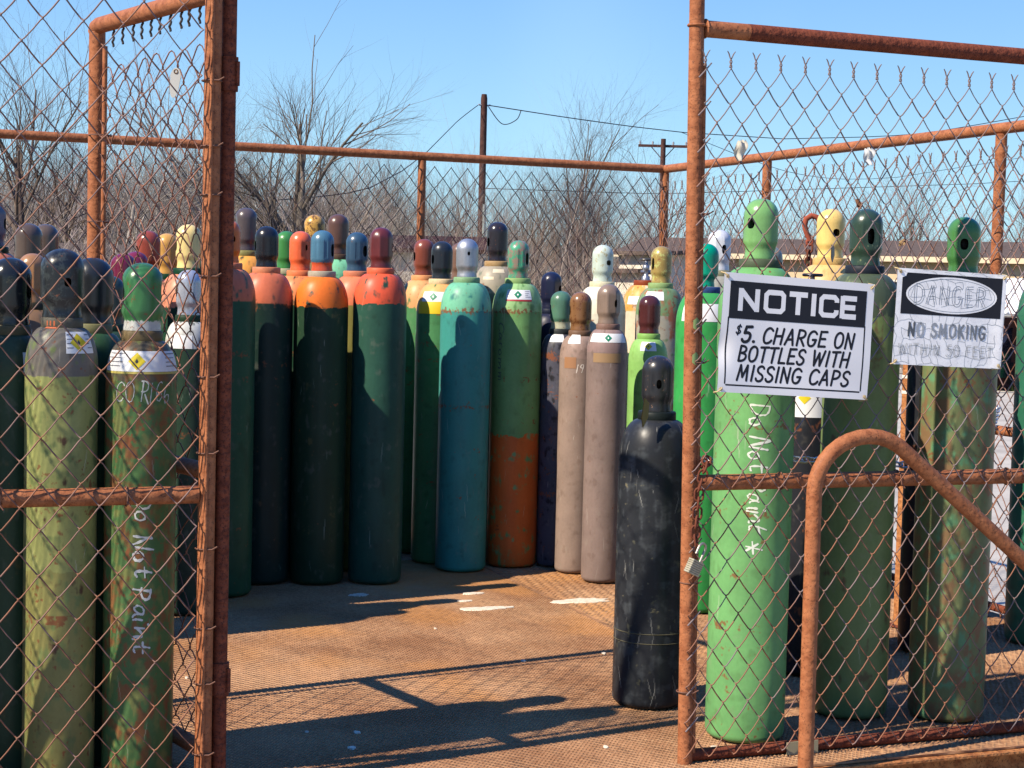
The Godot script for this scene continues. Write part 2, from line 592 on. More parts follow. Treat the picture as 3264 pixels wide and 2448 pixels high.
func build_cage():
	var P: Material = mats["pipe"]
	var RP: Material = mats["rusty_pipe"]
	var wm: Material = mats["wire"]
	var rust := lin(150, 98, 70)
	var dark := lin(122, 78, 60)
	var galv := lin(130, 118, 120)
	var r := 0.0222
	# --- front panel right of the opening
	var o := thing("front_fence", "chain link front panel right of the gateway, carrying the signs", "fence", V(2.12, 0, 4.10))
	var g := Geo.new()
	g.pipe(Vector3(0.010, 0, 0), Vector3(-0.034, 2.62, 0), 0.0207, 20)
	g.tube(PackedVector3Array([Vector3(0.0285, 0.03, 0.011), Vector3(-0.003, 1.9, 0.011)]), PackedFloat32Array([0.006, 0.006]), 6)
	obj("post", g.mesh(), mats["pipe"], o)
	g = Geo.new(); g.pipe(Vector3(2.16, 0, 0), Vector3(2.16, 2.0, 0), r, 16); obj("post", g.mesh(), P, o)
	g = Geo.new(); g.pipe(Vector3(-0.004, 1.993, 0), Vector3(0.13, 1.993, 0), 0.0228, 20); obj("rail_stub", g.mesh(), P, o)
	g = Geo.new(); g.pipe(Vector3(0.13, 1.993, 0), Vector3(2.14, 1.993, 0), 0.0232, 20); obj("top_rail", g.mesh(), RP, o)
	g = Geo.new(); g.pipe(Vector3(0.017, 0.772, -0.004), Vector3(2.14, 0.772, -0.004), r, 20); obj("middle_rail", g.mesh(), P, o)
	g = Geo.new(); g.pipe(Vector3(0.026, 0.019, -0.006), Vector3(2.14, 0.019, -0.006), 0.017, 16); obj("bottom_rail", g.mesh(), RP, o)
	var lm := obj("chain_link", link_mesh(2.16, 1.875, 0.0765, 0.0985, 0.0019, 0.004, 21, rust, galv), wm, o)
	lm.position = Vector3(-0.008, 0.02, 0.028)
	g = Geo.new(); g.ring(Vector3(-0.0233, 2.0, 0), Vector3.UP, 0.0225, 0.004, 18, 6); g.ring(Vector3(0.001, 1.993, 0), Vector3.RIGHT, 0.0235, 0.0035, 18, 6); obj("weld_bead", g.mesh(), P, o)
	for x in [0.28, 0.66, 1.04, 1.42, 1.8]: tie(o, Vector3(x, 0.772, -0.004), Vector3.RIGHT, r, wm)
	for y in [0.2, 0.5, 1.1, 1.5]: tie(o, Vector3(0.004, y, 0), Vector3.UP, 0.0207, wm)
	g = Geo.new(); g.box(Vector3(0.32, 0.002, 0.014), Vector3(0.42, 0.038, 0.018)); obj("rail_clip", g.mesh(), mat("clip", lin(176, 166, 132), 0.7), o)
	for k in 19:
		g = Geo.new()
		g.color = rust.lerp(galv, rng.randf())
		var y := 0.10 + k * 0.0985 + rng.randf_range(-0.006, 0.006)
		g.tube(PackedVector3Array([Vector3(0.031 - y * 0.012, y + 0.03, 0.031), Vector3(0.012 - y * 0.012, y + 0.006, 0.027), Vector3(-0.002 - y * 0.012, y - 0.010, 0.0245)]), PackedFloat32Array([0.0021, 0.0022, 0.0026]), 6)
		obj("wire_end", g.mesh(), wm, o)
	for y in [1.204, 1.111]:
		g = Geo.new()
		for side in 1:
			for j in 5:
				for i in 5:
					var an := -PI / 2 + 0.15 + (i - 2) * 0.24
					g.put(Vector3(-0.0095 + cos(an) * 0.0214, y + (j - 2) * 0.009 * (1.0 - 0.22 * absf(i - 2)), -sin(an) * 0.0213), Vector3(cos(an), 0, -sin(an)))
			for j in 4:
				for i in 4:
					var q := j * 5 + i
					g.quad(q, q + 5, q + 6, q + 1)
		obj("paint_smear", g.mesh(), mat("green_smear", lin(150, 176, 110), 0.6), o)
	# --- front panel left of the opening
	o = thing("front_fence", "chain link front panel left of the gateway, before the olive cylinders", "fence", V(-1.573, 0, 4.21))
	g = Geo.new()
	g.pipe(Vector3(2.398, 0, 0), Vector3(2.398, 2.62, 0), 0.0212, 20)
	g.tube(PackedVector3Array([Vector3(2.392, 0.03, 0.0215), Vector3(2.392, 2.0, 0.0215)]), PackedFloat32Array([0.0055, 0.0055]), 6)
	obj("post", g.mesh(), P, o)
	g = Geo.new(); g.pipe(Vector3(0, 0, 0), Vector3(0, 2.38, 0), r, 16); obj("post", g.mesh(), P, o)
	g = Geo.new(); g.pipe(Vector3(0.019, 2.36, 0), Vector3(2.377, 2.36, 0), r, 20); obj("top_rail", g.mesh(), P, o)
	g = Geo.new(); g.pipe(Vector3(0.019, 0.755, -0.004), Vector3(2.377, 0.755, -0.004), r, 20); obj("middle_rail", g.mesh(), P, o)
	g = Geo.new(); g.pipe(Vector3(0.019, 0.02, -0.006), Vector3(2.377, 0.02, -0.006), 0.017, 16); obj("bottom_rail", g.mesh(), RP, o)
	lm = obj("chain_link", link_mesh(2.40, 2.30, 0.0945, 0.111, 0.002, 0.006, 23, rust, lin(134, 108, 102)), wm, o)
	lm.position = Vector3(0.005, 0.012, 0.031)
	for x in [1.5, 1.9, 2.2]: tie(o, Vector3(x, 0.755, -0.004), Vector3.RIGHT, r, wm)
	for y in [0.1, 0.28, 0.42, 0.62, 0.86, 1.05, 1.3, 1.5, 1.62, 1.78]: tie(o, Vector3(2.396, y, 0), Vector3.UP, 0.0215, wm)
	# --- gate leaf, swung inward
	var hinge := V(0.869, 0, 4.23)
	var dv := V(0.661, 0, 5.10) - V(0.869, 0, 4.23)
	var L := dv.length()
	o = thing("gate", "open chain link gate leaf swung inward on the left", "gate", hinge, atan2(-dv.z, dv.x))
	g = Geo.new(); g.pipe(Vector3(0, 0.03, 0), Vector3(0, 2.2, 0), 0.0185, 20); obj("hinge_stile", g.mesh(), RP, o)
	for y in [0.282, 1.802]:
		g = Geo.new()
		g.pipe(Vector3(0, y - 0.042, 0), Vector3(0, y + 0.042, 0), 0.0235, 20)
		g.box(Vector3(-0.03, y - 0.03, 0.008), Vector3(0.0, y + 0.03, 0.016))
		obj("hinge", g.mesh(), RP, o)
	g = Geo.new()
	g.tube(PackedVector3Array([Vector3(L, 0.06, 0), Vector3(L, 2.0, 0)]), PackedFloat32Array([0.0235, 0.0235]), 20)
	obj("latch_stile", g.mesh(), P, o)
	g = Geo.new(); g.tube(PackedVector3Array([Vector3(0.018, 2.012, 0), Vector3(L - 0.02, 2.018, 0), Vector3(L + 0.004, 2.014, 0), Vector3(L + 0.018, 2.0, 0)]), PackedFloat32Array([0.0235, 0.0235, 0.0232, 0.021]), 20); obj("top_rail", g.mesh(), P, o)
	g = Geo.new(); g.pipe(Vector3(0.018, 0.80, 0), Vector3(L - 0.02, 0.80, 0), r, 16); obj("middle_rail", g.mesh(), P, o)
	g = Geo.new(); g.pipe(Vector3(0.018, 0.075, 0), Vector3(L - 0.02, 0.075, 0), r, 16); obj("bottom_rail", g.mesh(), P, o)
	for bx in [L - 0.052, 0.045]:
		g = Geo.new(); g.pipe(Vector3(bx, 0.09, 0.004), Vector3(bx, 1.955, 0.004), 0.0075, 10); obj("tension_bar", g.mesh(), P, o)
	lm = obj("chain_link", link_mesh(L - 0.10, 1.84, 0.088, 0.098, 0.0019, 0.02, 25, lin(156, 102, 78), dark, 4, false), wm, o)
	lm.position = Vector3(0.05, 0.08, 0.004)
	for k in 11:
		# wire hooks that hang the gate's mesh from its top rail
		var t := Geo.new()
		t.color = lin(52, 42, 44)
		var x := 0.11 + k * (L - 0.2) / 10.5 + rng.randf_range(-0.01, 0.01)
		var pp := PackedVector3Array()
		var rr := PackedFloat32Array()
		for i in 9:
			pp.append(Vector3(x + cos(i * 1.9) * 0.0022 + i * 0.0006, 1.998 - i * 0.0062, 0.004 + sin(i * 1.9) * 0.0022)); rr.append(0.0036)
		t.tube(pp, rr, 5)
		obj("hanging_hook", t.mesh(), wm, o)
	for y in [0.3, 0.6, 1.0, 1.2, 1.45, 1.7]: tie(o, Vector3(L - 0.03, y, 0), Vector3.UP, 0.03, wm)
	# --- back fence
	o = thing("back_fence", "chain link fence along the back of the cage", "fence", V(-1.62, 0, 8.748))
	for a in [0.0, 1.7, 4.47]:
		g = Geo.new(); g.pipe(Vector3(a, 0, 0), Vector3(a, 1.95, 0), r, 16); obj("post", g.mesh(), P, o)
	g = Geo.new(); g.pipe(Vector3(0.019, 1.972, 0), Vector3(5.9, 1.972, 0), 0.0232, 18); obj("top_rail", g.mesh(), P, o)
	for a in [2.55, 3.55, 4.40]:
		g = Geo.new(); g.pipe(Vector3(a, 1.972, 0), Vector3(a + 0.012, 1.972, 0), 0.0245, 18); obj("rail_joint", g.mesh(), P, o)
	g = Geo.new(); g.pipe(Vector3(0.019, 0.045, 0), Vector3(5.9, 0.045, 0), 0.017, 12); obj("bottom_rail", g.mesh(), P, o)
	lm = obj("chain_link", link_mesh(5.9, 1.92, 0.094, 0.118, 0.0027, 0.004, 27, lin(104, 72, 60), lin(62, 58, 64), 3, false), wm, o)
	lm.position = Vector3(0.02, 0.03, 0.025)
	# --- right side fence
	o = thing("side_fence", "chain link fence along the right side of the cage", "fence", V(4.302, 0, 8.748), -PI / 2)
	for b in [0.0, 1.16, 3.04]:
		g = Geo.new(); g.pipe(Vector3(b, 0, 0), Vector3(b, 1.95, 0), 0.0235, 16); obj("post", g.mesh(), P, o)
	g = Geo.new(); g.pipe(Vector3(0, 1.972, 0), Vector3(4.63, 1.972, 0), 0.0232, 18); obj("top_rail", g.mesh(), P, o)
	g = Geo.new(); g.pipe(Vector3(3.06, 0.76, 0), Vector3(4.63, 0.76, 0), 0.02, 14); obj("middle_rail", g.mesh(), P, o)
	g = Geo.new(); g.pipe(Vector3(0.02, 0.045, 0), Vector3(4.63, 0.045, 0), 0.017, 12); obj("bottom_rail", g.mesh(), RP, o)
	lm = obj("chain_link", link_mesh(4.60, 1.88, 0.086, 0.108, 0.0023, 0.010, 29, rust, lin(134, 112, 108), 4, true), wm, o)
	lm.position = Vector3(0.02, 0.02, 0.025)
	# --- left side fence, out of sight but casting its shade
	o = thing("side_fence", "chain link fence along the left side of the cage", "fence", V(-1.62, 0, 8.748), -PI / 2)
	for b in [1.2, 2.4, 3.6]:
		g = Geo.new(); g.pipe(Vector3(b, 0, 0), Vector3(b, 1.95, 0), 0.0235, 16); obj("post", g.mesh(), P, o)
	g = Geo.new(); g.pipe(Vector3(0.02, 1.972, 0), Vector3(4.63, 1.972, 0), 0.0232, 16); obj("top_rail", g.mesh(), P, o)
	lm = obj("chain_link", link_mesh(4.60, 1.88, 0.09, 0.11, 0.0019, 0.006, 33, rust, galv, 3, false), wm, o)
	lm.position = Vector3(0.02, 0.02, -0.025)
	# --- bent pipe handrail of the steps in front of the right panel
	var hp := PackedVector3Array()
	var hr := PackedFloat32Array()
	hp.append(Vector3(0, GROUND, 0)); hp.append(Vector3(-0.004, 0.2, 0)); hp.append(Vector3(-0.006, 0.70, 0))
	for k in 13:
		var t := k / 12.0
		var an := PI - t * (PI * 0.755)
		hp.append(Vector3(0.16 + cos(an) * 0.166, 0.762 + sin(an) * 0.148, 0))
	var e := hp[hp.size() - 1]
	hp.append(e + Vector3(0.2, -0.154, 0)); hp.append(e + Vector3(0.45, -0.347, 0)); hp.append(e + Vector3(0.9, -0.69, 0)); hp.append(e + Vector3(1.35, -1.04, 0)); hp.append(Vector3(e.x + 1.71, GROUND, 0))
	for k in hp.size(): hr.append(0.0212)
	g = Geo.new()
	g.tube(hp, hr, 20)
	o = obj("handrail", g.mesh(), P)
	o.position = V(2.417, 0, 3.94)
	tag(o, "bent steel pipe handrail looped up in front of the right panel", "handrail")

# ------------------------------------------------------------------ gas cylinders
class Cyl:
	var root: Node3D
	var prof: PackedVector2Array
	var R: float
	var ys: float
	var y0: float     # where the shoulder starts
	var facing: float # angle that faces the camera
	func radius(y: float) -> float:
		for k in range(1, prof.size()):
			if y <= prof[k].y and prof[k].y > prof[k - 1].y:
				return lerpf(prof[k - 1].x, prof[k].x, (y - prof[k - 1].y) / (prof[k].y - prof[k - 1].y))
		return prof[prof.size() - 1].x
	func at(th: float, y: float, off: float) -> Vector3:
		var r := radius(y)
		var dr := (radius(y + 0.004) - radius(y - 0.004)) / 0.008
		var nn := Vector3(cos(th), -dr, sin(th)).normalized()
		return Vector3(cos(th) * r, y, sin(th) * r) + nn * off
	func normal(th: float, y: float) -> Vector3:
		var dr := (radius(y + 0.004) - radius(y - 0.004)) / 0.008
		return Vector3(cos(th), -dr, sin(th)).normalized()

func pick(d: Dictionary, k: String, other):
	return d[k] if d.has(k) else other

func paint_image(d: Dictionary, v_sh: float, hi: bool) -> ImageTexture:
	var w := 256 if hi else 128
	var h := 640 if hi else 320
	var stp := 1 if hi else 2
	var body: Color = d.bd
	var sh: Color = pick(d, "sh", body)
	var lo: Color = pick(d, "lo", body)
	var lov: float = pick(d, "lov", -1.0)
	var mid: Color = pick(d, "mid", sh)
	var midv: float = pick(d, "midv", 9.0)      # a third band at the very top of the shoulder
	var cap: Color = pick(d, "cap", body)
	var cap2: Color = pick(d, "cap2", cap)
	var cap2v: float = pick(d, "cap2v", -1.0)   # below this the cap is cap2; without it cap2 comes as patches
	var capp: float = pick(d, "capp", 0.0)
	var patch: Color = pick(d, "patch", Color(body.r * 0.8, body.g * 0.77, body.b * 0.75))
	var pa: float = pick(d, "pa", 0.4)
	var patch2: Color = pick(d, "patch2", body.lerp(Color(0.22, 0.2, 0.16), 0.14))
	var pb: float = pick(d, "pb", 0.34)
	var rust: Color = pick(d, "rustc", lin(142, 82, 50))
	var ra: float = pick(d, "rust", 0.25)
	var scr: float = pick(d, "scr", 0.1)
	var seam: float = pick(d, "seam", 0.0)      # how rusty the line between shoulder and body is
	var ox: int = rng.randi_range(0, 255)
	var oy: int = rng.randi_range(0, 639)
	var n0: PackedByteArray = N[0]
	var n1: PackedByteArray = N[1]
	var n2: PackedByteArray = N[2]
	var n3: PackedByteArray = N[3]
	var n4: PackedByteArray = N[4]
	var rings: Array = [rng.randf_range(0.2, 0.5), rng.randf_range(0.5, 0.82), rng.randf_range(0.6, 0.84)]
	var t_p := 1.0 - pa
	var t_q := pb
	var t_r := 1.0 - ra
	var t_c := 1.0 - capp
	var out := PackedByteArray()
	out.resize(w * h * 3)
	var o := 0
	for y in h:
		var v := 1.0 - (y + 0.5) / h
		var iscap := v > 0.8
		var vb := v / 0.78
		var r0 := ((y * stp + oy) % NH) * NW
		var r1 := ((y * stp + oy * 3 + 210) % NH) * NW
		for x in w:
			var i0 := r0 + (x * stp + ox) % NW
			var i1 := r1 + (x * stp + ox * 5 + 90) % NW
			var a := n0[i0] / 255.0
			var b := n1[i0] / 255.0
			var b2 := n1[i1] / 255.0
			var c := n2[i0] / 255.0
			var s := n3[i0] / 255.0
			var col: Color
			var e := (b2 - 0.5) * 0.012
			var rr := 0.55 * b2 + 0.45 * c
			if iscap:
				var vc := (v - 0.8) * 5.0
				col = cap
				if cap2v >= 0.0:
					if vc + (c - 0.5) * 0.05 < cap2v: col = cap2
				elif capp > 0.0 and b * 0.6 + c * 0.4 > t_c: col = cap2
				rr -= 0.03
			else:
				if vb + e > midv: col = mid
				elif vb + e > v_sh: col = sh
				elif vb + e * 3.0 < lov: col = lo
				else: col = body
				if pa > 0.0: col = col.lerp(patch, clampf((b * 0.62 + s * 0.3 + c * 0.08 - t_p) * 7.0, 0.0, 1.0))
				if pb > 0.0: col = col.lerp(patch2, clampf((t_q - b2 * 0.7 - s * 0.3) * 8.0, 0.0, 1.0))
				if seam > 0.0 and absf(vb + e - v_sh) < 0.022: rr += seam * (1.0 - absf(vb - v_sh) / 0.022)
				if vb < 0.06 + (b - 0.5) * 0.07: rr += 0.22
				for rh in rings:
					if absf(vb - rh + e * 0.3) < 0.009: rr += 0.24 * a
			var g := 0.74 + 0.28 * a + 0.14 * c + 0.12 * s
			if s > 1.0 - scr and c > 0.4: g += (s - 1.0 + scr) * 1.6
			col = Color(col.r * g, col.g * g, col.b * g)
			if rr > t_r: col = col.lerp(rust, clampf((rr - t_r) * 14.0, 0.0, 0.88))
			elif n4[i1] > 238 and c > 0.52: col = col.lerp(rust, 0.5)
			out[o] = clampi(int(pow(col.r, 0.4545) * 255), 0, 255)
			out[o + 1] = clampi(int(pow(col.g, 0.4545) * 255), 0, 255)
			out[o + 2] = clampi(int(pow(col.b, 0.4545) * 255), 0, 255)
			o += 3
	# knocks and scrapes: short pale lines
	var marks: int = pick(d, "marks", 26 if hi else 9)
	for q in marks:
		var px := rng.randf() * w
		var py := rng.randf_range(0.22, 1.0) * h
		var ln := rng.randf_range(0.006, 0.05) * h
		var sl := rng.randf_range(-0.25, 0.25)
		var tone := rng.randf_range(0.25, 0.8)
		for st in int(ln) + 1:
			var xx := posmod(int(px + sl * st), w)
			var yy := clampi(int(py) + st, 0, h - 1)
			var id := (yy * w + xx) * 3
			var f := tone * (1.0 - absf(st / ln - 0.5))
			out[id] = int(lerpf(out[id], 168, f)); out[id + 1] = int(lerpf(out[id + 1], 164, f)); out[id + 2] = int(lerpf(out[id + 2], 152, f))
	return ImageTexture.create_from_image(Image.create_from_data(w, h, false, Image.FORMAT_RGB8, out))

func gas_cylinder(d: Dictionary) -> Cyl:
	var k := Cyl.new()
	var h: float = d.h
	var R: float = d.r
	k.R = R
	var hi: bool = pick(d, "hi", false)
	var o := thing("gas_cylinder", d.label, "gas cylinder", V(d.a, 0.0045, d.b), 0.0, "gas cylinders standing in the cage")
	k.root = o
	var caph: float = pick(d, "caph", 0.172)
	var ys := h - caph - 0.024
	var hs := R * 1.12
	k.ys = ys
	k.y0 = ys - hs
	k.facing = atan2(d.b, -d.a)   # towards the camera, in x and z
	# body
	var pr := PackedVector2Array()
	pr.append(Vector2(0.001, 0.012)); pr.append(Vector2(R - 0.035, 0.004))
	for i in 6:
		var an := -PI / 2 + i * PI / 10
		pr.append(Vector2(R - 0.022 + cos(an) * 0.022, 0.022 + sin(an) * 0.022))
	for i in range(1, 9): pr.append(Vector2(R, lerpf(0.022, k.y0, i / 9.0)))
	var neck := 0.054 if R > 0.1 else 0.047
	for i in 13:
		var an := i / 12.0 * 1.48
		pr.append(Vector2(neck + (R - neck) * cos(an), k.y0 + hs * sin(an) / sin(1.48)))
	k.prof = pr
	var arc := PackedFloat32Array()
	var run := 0.0
	arc.append(0.0)
	var shv := 0.0
	for i in range(1, pr.size()):
		run += pr[i].distance_to(pr[i - 1])
		arc.append(run)
		var want: float = k.y0 + pick(d, "shy", 0.0)
		if shv == 0.0 and pr[i].y >= want and pr[i - 1].y < want: shv = run - pr[i].distance_to(pr[i - 1]) * (pr[i].y - want) / (pr[i].y - pr[i - 1].y)
	for i in arc.size(): arc[i] = arc[i] / run * 0.78
	var tex := paint_image(d, shv / run, hi)
	var bm := StandardMaterial3D.new()
	bm.albedo_texture = tex
	bm.roughness = pick(d, "rough", 0.4)
	bm.metallic_specular = 0.3
	bm.normal_enabled = true
	bm.normal_texture = mats["dent"]
	bm.normal_scale = 0.16
	var g := Geo.new()
	g.lathe(pr, 56 if hi else 44, Vector3.ZERO, arc)
	var bo := obj("body", g.mesh(), bm, o)
	# the seam of the wrapped paint turns away from the yard's open side
	bo.rotation.y = -(k.facing + PI)
	# neck ring
	g = Geo.new()
	g.color = pick(d, "collar", d.bd)
	var nr := 0.0595 if R > 0.1 else 0.052
	g.lathe(PackedVector2Array([Vector2(0.02, ys - 0.006), Vector2(nr - 0.002, ys - 0.006), Vector2(nr, ys - 0.003), Vector2(nr, ys + 0.021), Vector2(nr - 0.003, ys + 0.025), Vector2(0.02, ys + 0.025)]), 32)
	obj("neck_ring", g.mesh(), mats["tinted"], o)
	if pick(d, "valve", false): return k
	# cap
	var cm: StandardMaterial3D = bm.duplicate()
	cm.roughness = pick(d, "crough", 0.3)
	cm.metallic_specular = 0.45
	cm.metallic = pick(d, "cmetal", 0.0)
	var cr: float = pick(d, "capr", 0.0495)
	var cs: int = pick(d, "cs", 0)
	var cp := PackedVector2Array()
	var nk: float = pick(d, "nk", 0.88)
	cp.append(Vector2(cr * nk * 1.03, 0.0)); cp.append(Vector2(cr * nk * 1.03, 0.006)); cp.append(Vector2(cr * nk, 0.012)); cp.append(Vector2(cr * nk * 0.985, 0.024))
	for i in 6:
		var t := (i + 1) / 6.0
		cp.append(Vector2(lerpf(cr * nk * 0.985, cr, smoothstep(0, 1, t)), 0.024 + 0.026 * t))
	var ytop := caph - cr * 0.98
	var m := 22
	for i in range(1, m + 1): cp.append(Vector2(cr, lerpf(0.05, ytop, float(i) / m)))
	for i in range(1, 13):
		var an := i / 12.0 * PI / 2
		cp.append(Vector2(maxf(cr * pow(cos(an), 0.92), 0.0008), ytop + cr * 0.98 * sin(an)))
	var cv := PackedFloat32Array()
	for p in cp: cv.append(0.805 + 0.19 * p.y / caph)
	var hw: float = pick(d, "hw", 0.012)
	var hh: float = pick(d, "hh", 0.021)
	var hy: float = pick(d, "hy", 0.088)
	var holes := func(th: float, y: float):
		var t := fposmod(th + PI / 2, PI) - PI / 2
		var dx := t * cr / hw
		var dy := (y - hy) / hh
		var q := pow(pow(absf(dx), 2.6) + pow(absf(dy), 2.6), 1.0 / 2.6)
		var inside := q < 1.0
		if q > 0.72 and q < 1.3 and q > 0.001:
			return [th - t + t / q, hy + dy / q * hh, inside]
		return [th, y, inside]
	var shape = null
	if cs == 1:     # ribbed sides
		shape = func(th: float, y: float):
			var f := smoothstep(0.045, 0.06, y) * (1.0 - smoothstep(caph - 0.052, caph - 0.036, y))
			var u := absf(sin(th * 2.0 + 0.6))
			return 1.0 - f * 0.06 * (smoothstep(0.45, 0.6, u) - smoothstep(0.86, 0.97, u) * 0.8)
	elif cs == 2:   # eight flats
		shape = func(th: float, y: float):
			var f := smoothstep(0.04, 0.052, y) * (1.0 - smoothstep(caph - 0.05, caph - 0.02, y))
			var t := fposmod(th, PI / 4) - PI / 8
			return lerpf(1.0, minf(cos(PI / 8) * 1.05 / cos(t), 1.025), f)
	elif cs == 3:   # pinched, with a long flat on each side
		shape = func(th: float, y: float):
			var f := smoothstep(0.05, 0.07, y) * (1.0 - smoothstep(caph - 0.06, caph - 0.03, y))
			var u := absf(cos(th))
			return 1.0 - f * 0.1 * smoothstep(0.82, 0.97, u)
	g = Geo.new()
	g.lathe(cp, 84, Vector3.ZERO, cv, shape, holes)
	var co := obj("cap", g.mesh(), cm, o)
	co.position.y = ys + 0.0255
	co.rotation.y = -(k.facing - deg_to_rad(pick(d, "hole", 80.0)))
	var vg := Geo.new()
	vg.lathe(PackedVector2Array([Vector2(0.024, 0.001), Vector2(0.024, 0.03), Vector2(0.016, 0.036), Vector2(0.016, 0.07), Vector2(0.022, 0.075), Vector2(0.022, 0.11), Vector2(0.001, 0.112)]), 14)
	obj("valve", vg.mesh(), mat("valve_dark", lin(60, 50, 38), 0.6), co)
	return k

func wrap_patch(k: Cyl, called: String, deg: float, width: float, y0: float, y1: float, col: Color, off := 0.0009, parent: Node = null, rough := 0.45) -> MeshInstance3D:
	# a sticker that follows the curve of the cylinder
	var g := Geo.new()
	g.color = col
	var nx := 14
	var ny := 5
	var half := width * 0.5 / k.R
	for j in ny + 1:
		for i in nx + 1:
			var th := k.facing - deg_to_rad(deg) + lerpf(half, -half, float(i) / nx)
			var y := lerpf(y0, y1, float(j) / ny)
			g.put(k.at(th, y, off), k.normal(th, y))
	for j in ny:
		for i in nx:
			var a := j * (nx + 1) + i
			g.quad(a, a + nx + 1, a + nx + 2, a + 1)
	return obj(called, g.mesh(), mats["sticker"] if mats.has("sticker") else sticker_mat(), parent if parent else k.root)

func sticker_mat() -> Material:
	var m := StandardMaterial3D.new()
	m.vertex_color_use_as_albedo = true
	m.roughness = 0.5
	mats["sticker"] = m
	return m

func diamond(k: Cyl, deg: float, y: float, s: float, col: Color, off: float, parent: Node):
	var g := Geo.new()
	g.color = col
	var n := 6
	for j in n + 1:
		for i in n + 1:
			var p := Vector2(float(i) / n - 0.5, float(j) / n - 0.5).rotated(PI / 4) * s
			var yy := y + p.y
			var th := k.facing - deg_to_rad(deg) - p.x / k.radius(yy)
			g.put(k.at(th, yy, off), k.normal(th, yy))
	for j in n:
		for i in n:
			var a := j * (n + 1) + i
			g.quad(a, a + n + 1, a + n + 2, a + 1)
	obj("hazard_diamond", g.mesh(), mats["sticker"] if mats.has("sticker") else sticker_mat(), parent)

func hazard_label(k: Cyl, deg: float, width: float, y0: float, y1: float, dcol: Color, ddeg: float, ink := true, paper := Color(0.62, 0.62, 0.6)):
	var l := wrap_patch(k, "label", deg, width, y0, y1, paper)
	var ym := (y0 + y1) * 0.5
	var s := (y1 - y0) * 0.60
	diamond(k, deg + ddeg, ym, s, dcol, 0.0014, l)
	var ic := Color(0.03, 0.03, 0.03) if dcol.r > 0.4 else Color(0.75, 0.8, 0.76)
	# symbol in the diamond: a flame over a bar
	var gp := [Vector2(0, 0.22), Vector2(0.13, -0.02), Vector2(0.07, -0.14), Vector2(-0.07, -0.14), Vector2(-0.13, -0.02)]
	var g := Geo.new()
	g.color = ic
	var st := g.v.size()
	for p in gp:
		var yy: float = ym + p.y * s
		var th: float = k.facing - deg_to_rad(deg + ddeg) - p.x * s / k.radius(yy)
		g.put(k.at(th, yy, 0.0018), k.normal(th, yy))
	g.tri(st, st + 1, st + 2); g.tri(st, st + 2, st + 3); g.tri(st, st + 3, st + 4)
	obj("flame_symbol", g.mesh(), mats["sticker"], l)
	if ink:
		var q := Geo.new()
		q.color = Color(0.12, 0.12, 0.13)
		for row in 4:
			var yy := y1 - (y1 - y0) * (0.16 + row * 0.2)
			for e in [[-0.47, -0.24 - 0.03 * (row % 2)], [0.24, 0.46 - 0.05 * (row % 3)]]:
				var s0 := q.v.size()
				for i in 5:
					var th: float = k.facing - deg_to_rad(deg) - lerpf(e[0], e[1], i / 4.0) * width / k.R
					q.put(k.at(th, yy, 0.0013), k.normal(th, yy)); q.put(k.at(th, yy + 0.0022, 0.0013), k.normal(th, yy))
				for i in 4: q.quad(s0 + i * 2, s0 + i * 2 + 1, s0 + i * 2 + 3, s0 + i * 2 + 2)
		obj("small_print", q.mesh(), mats["sticker"], l)

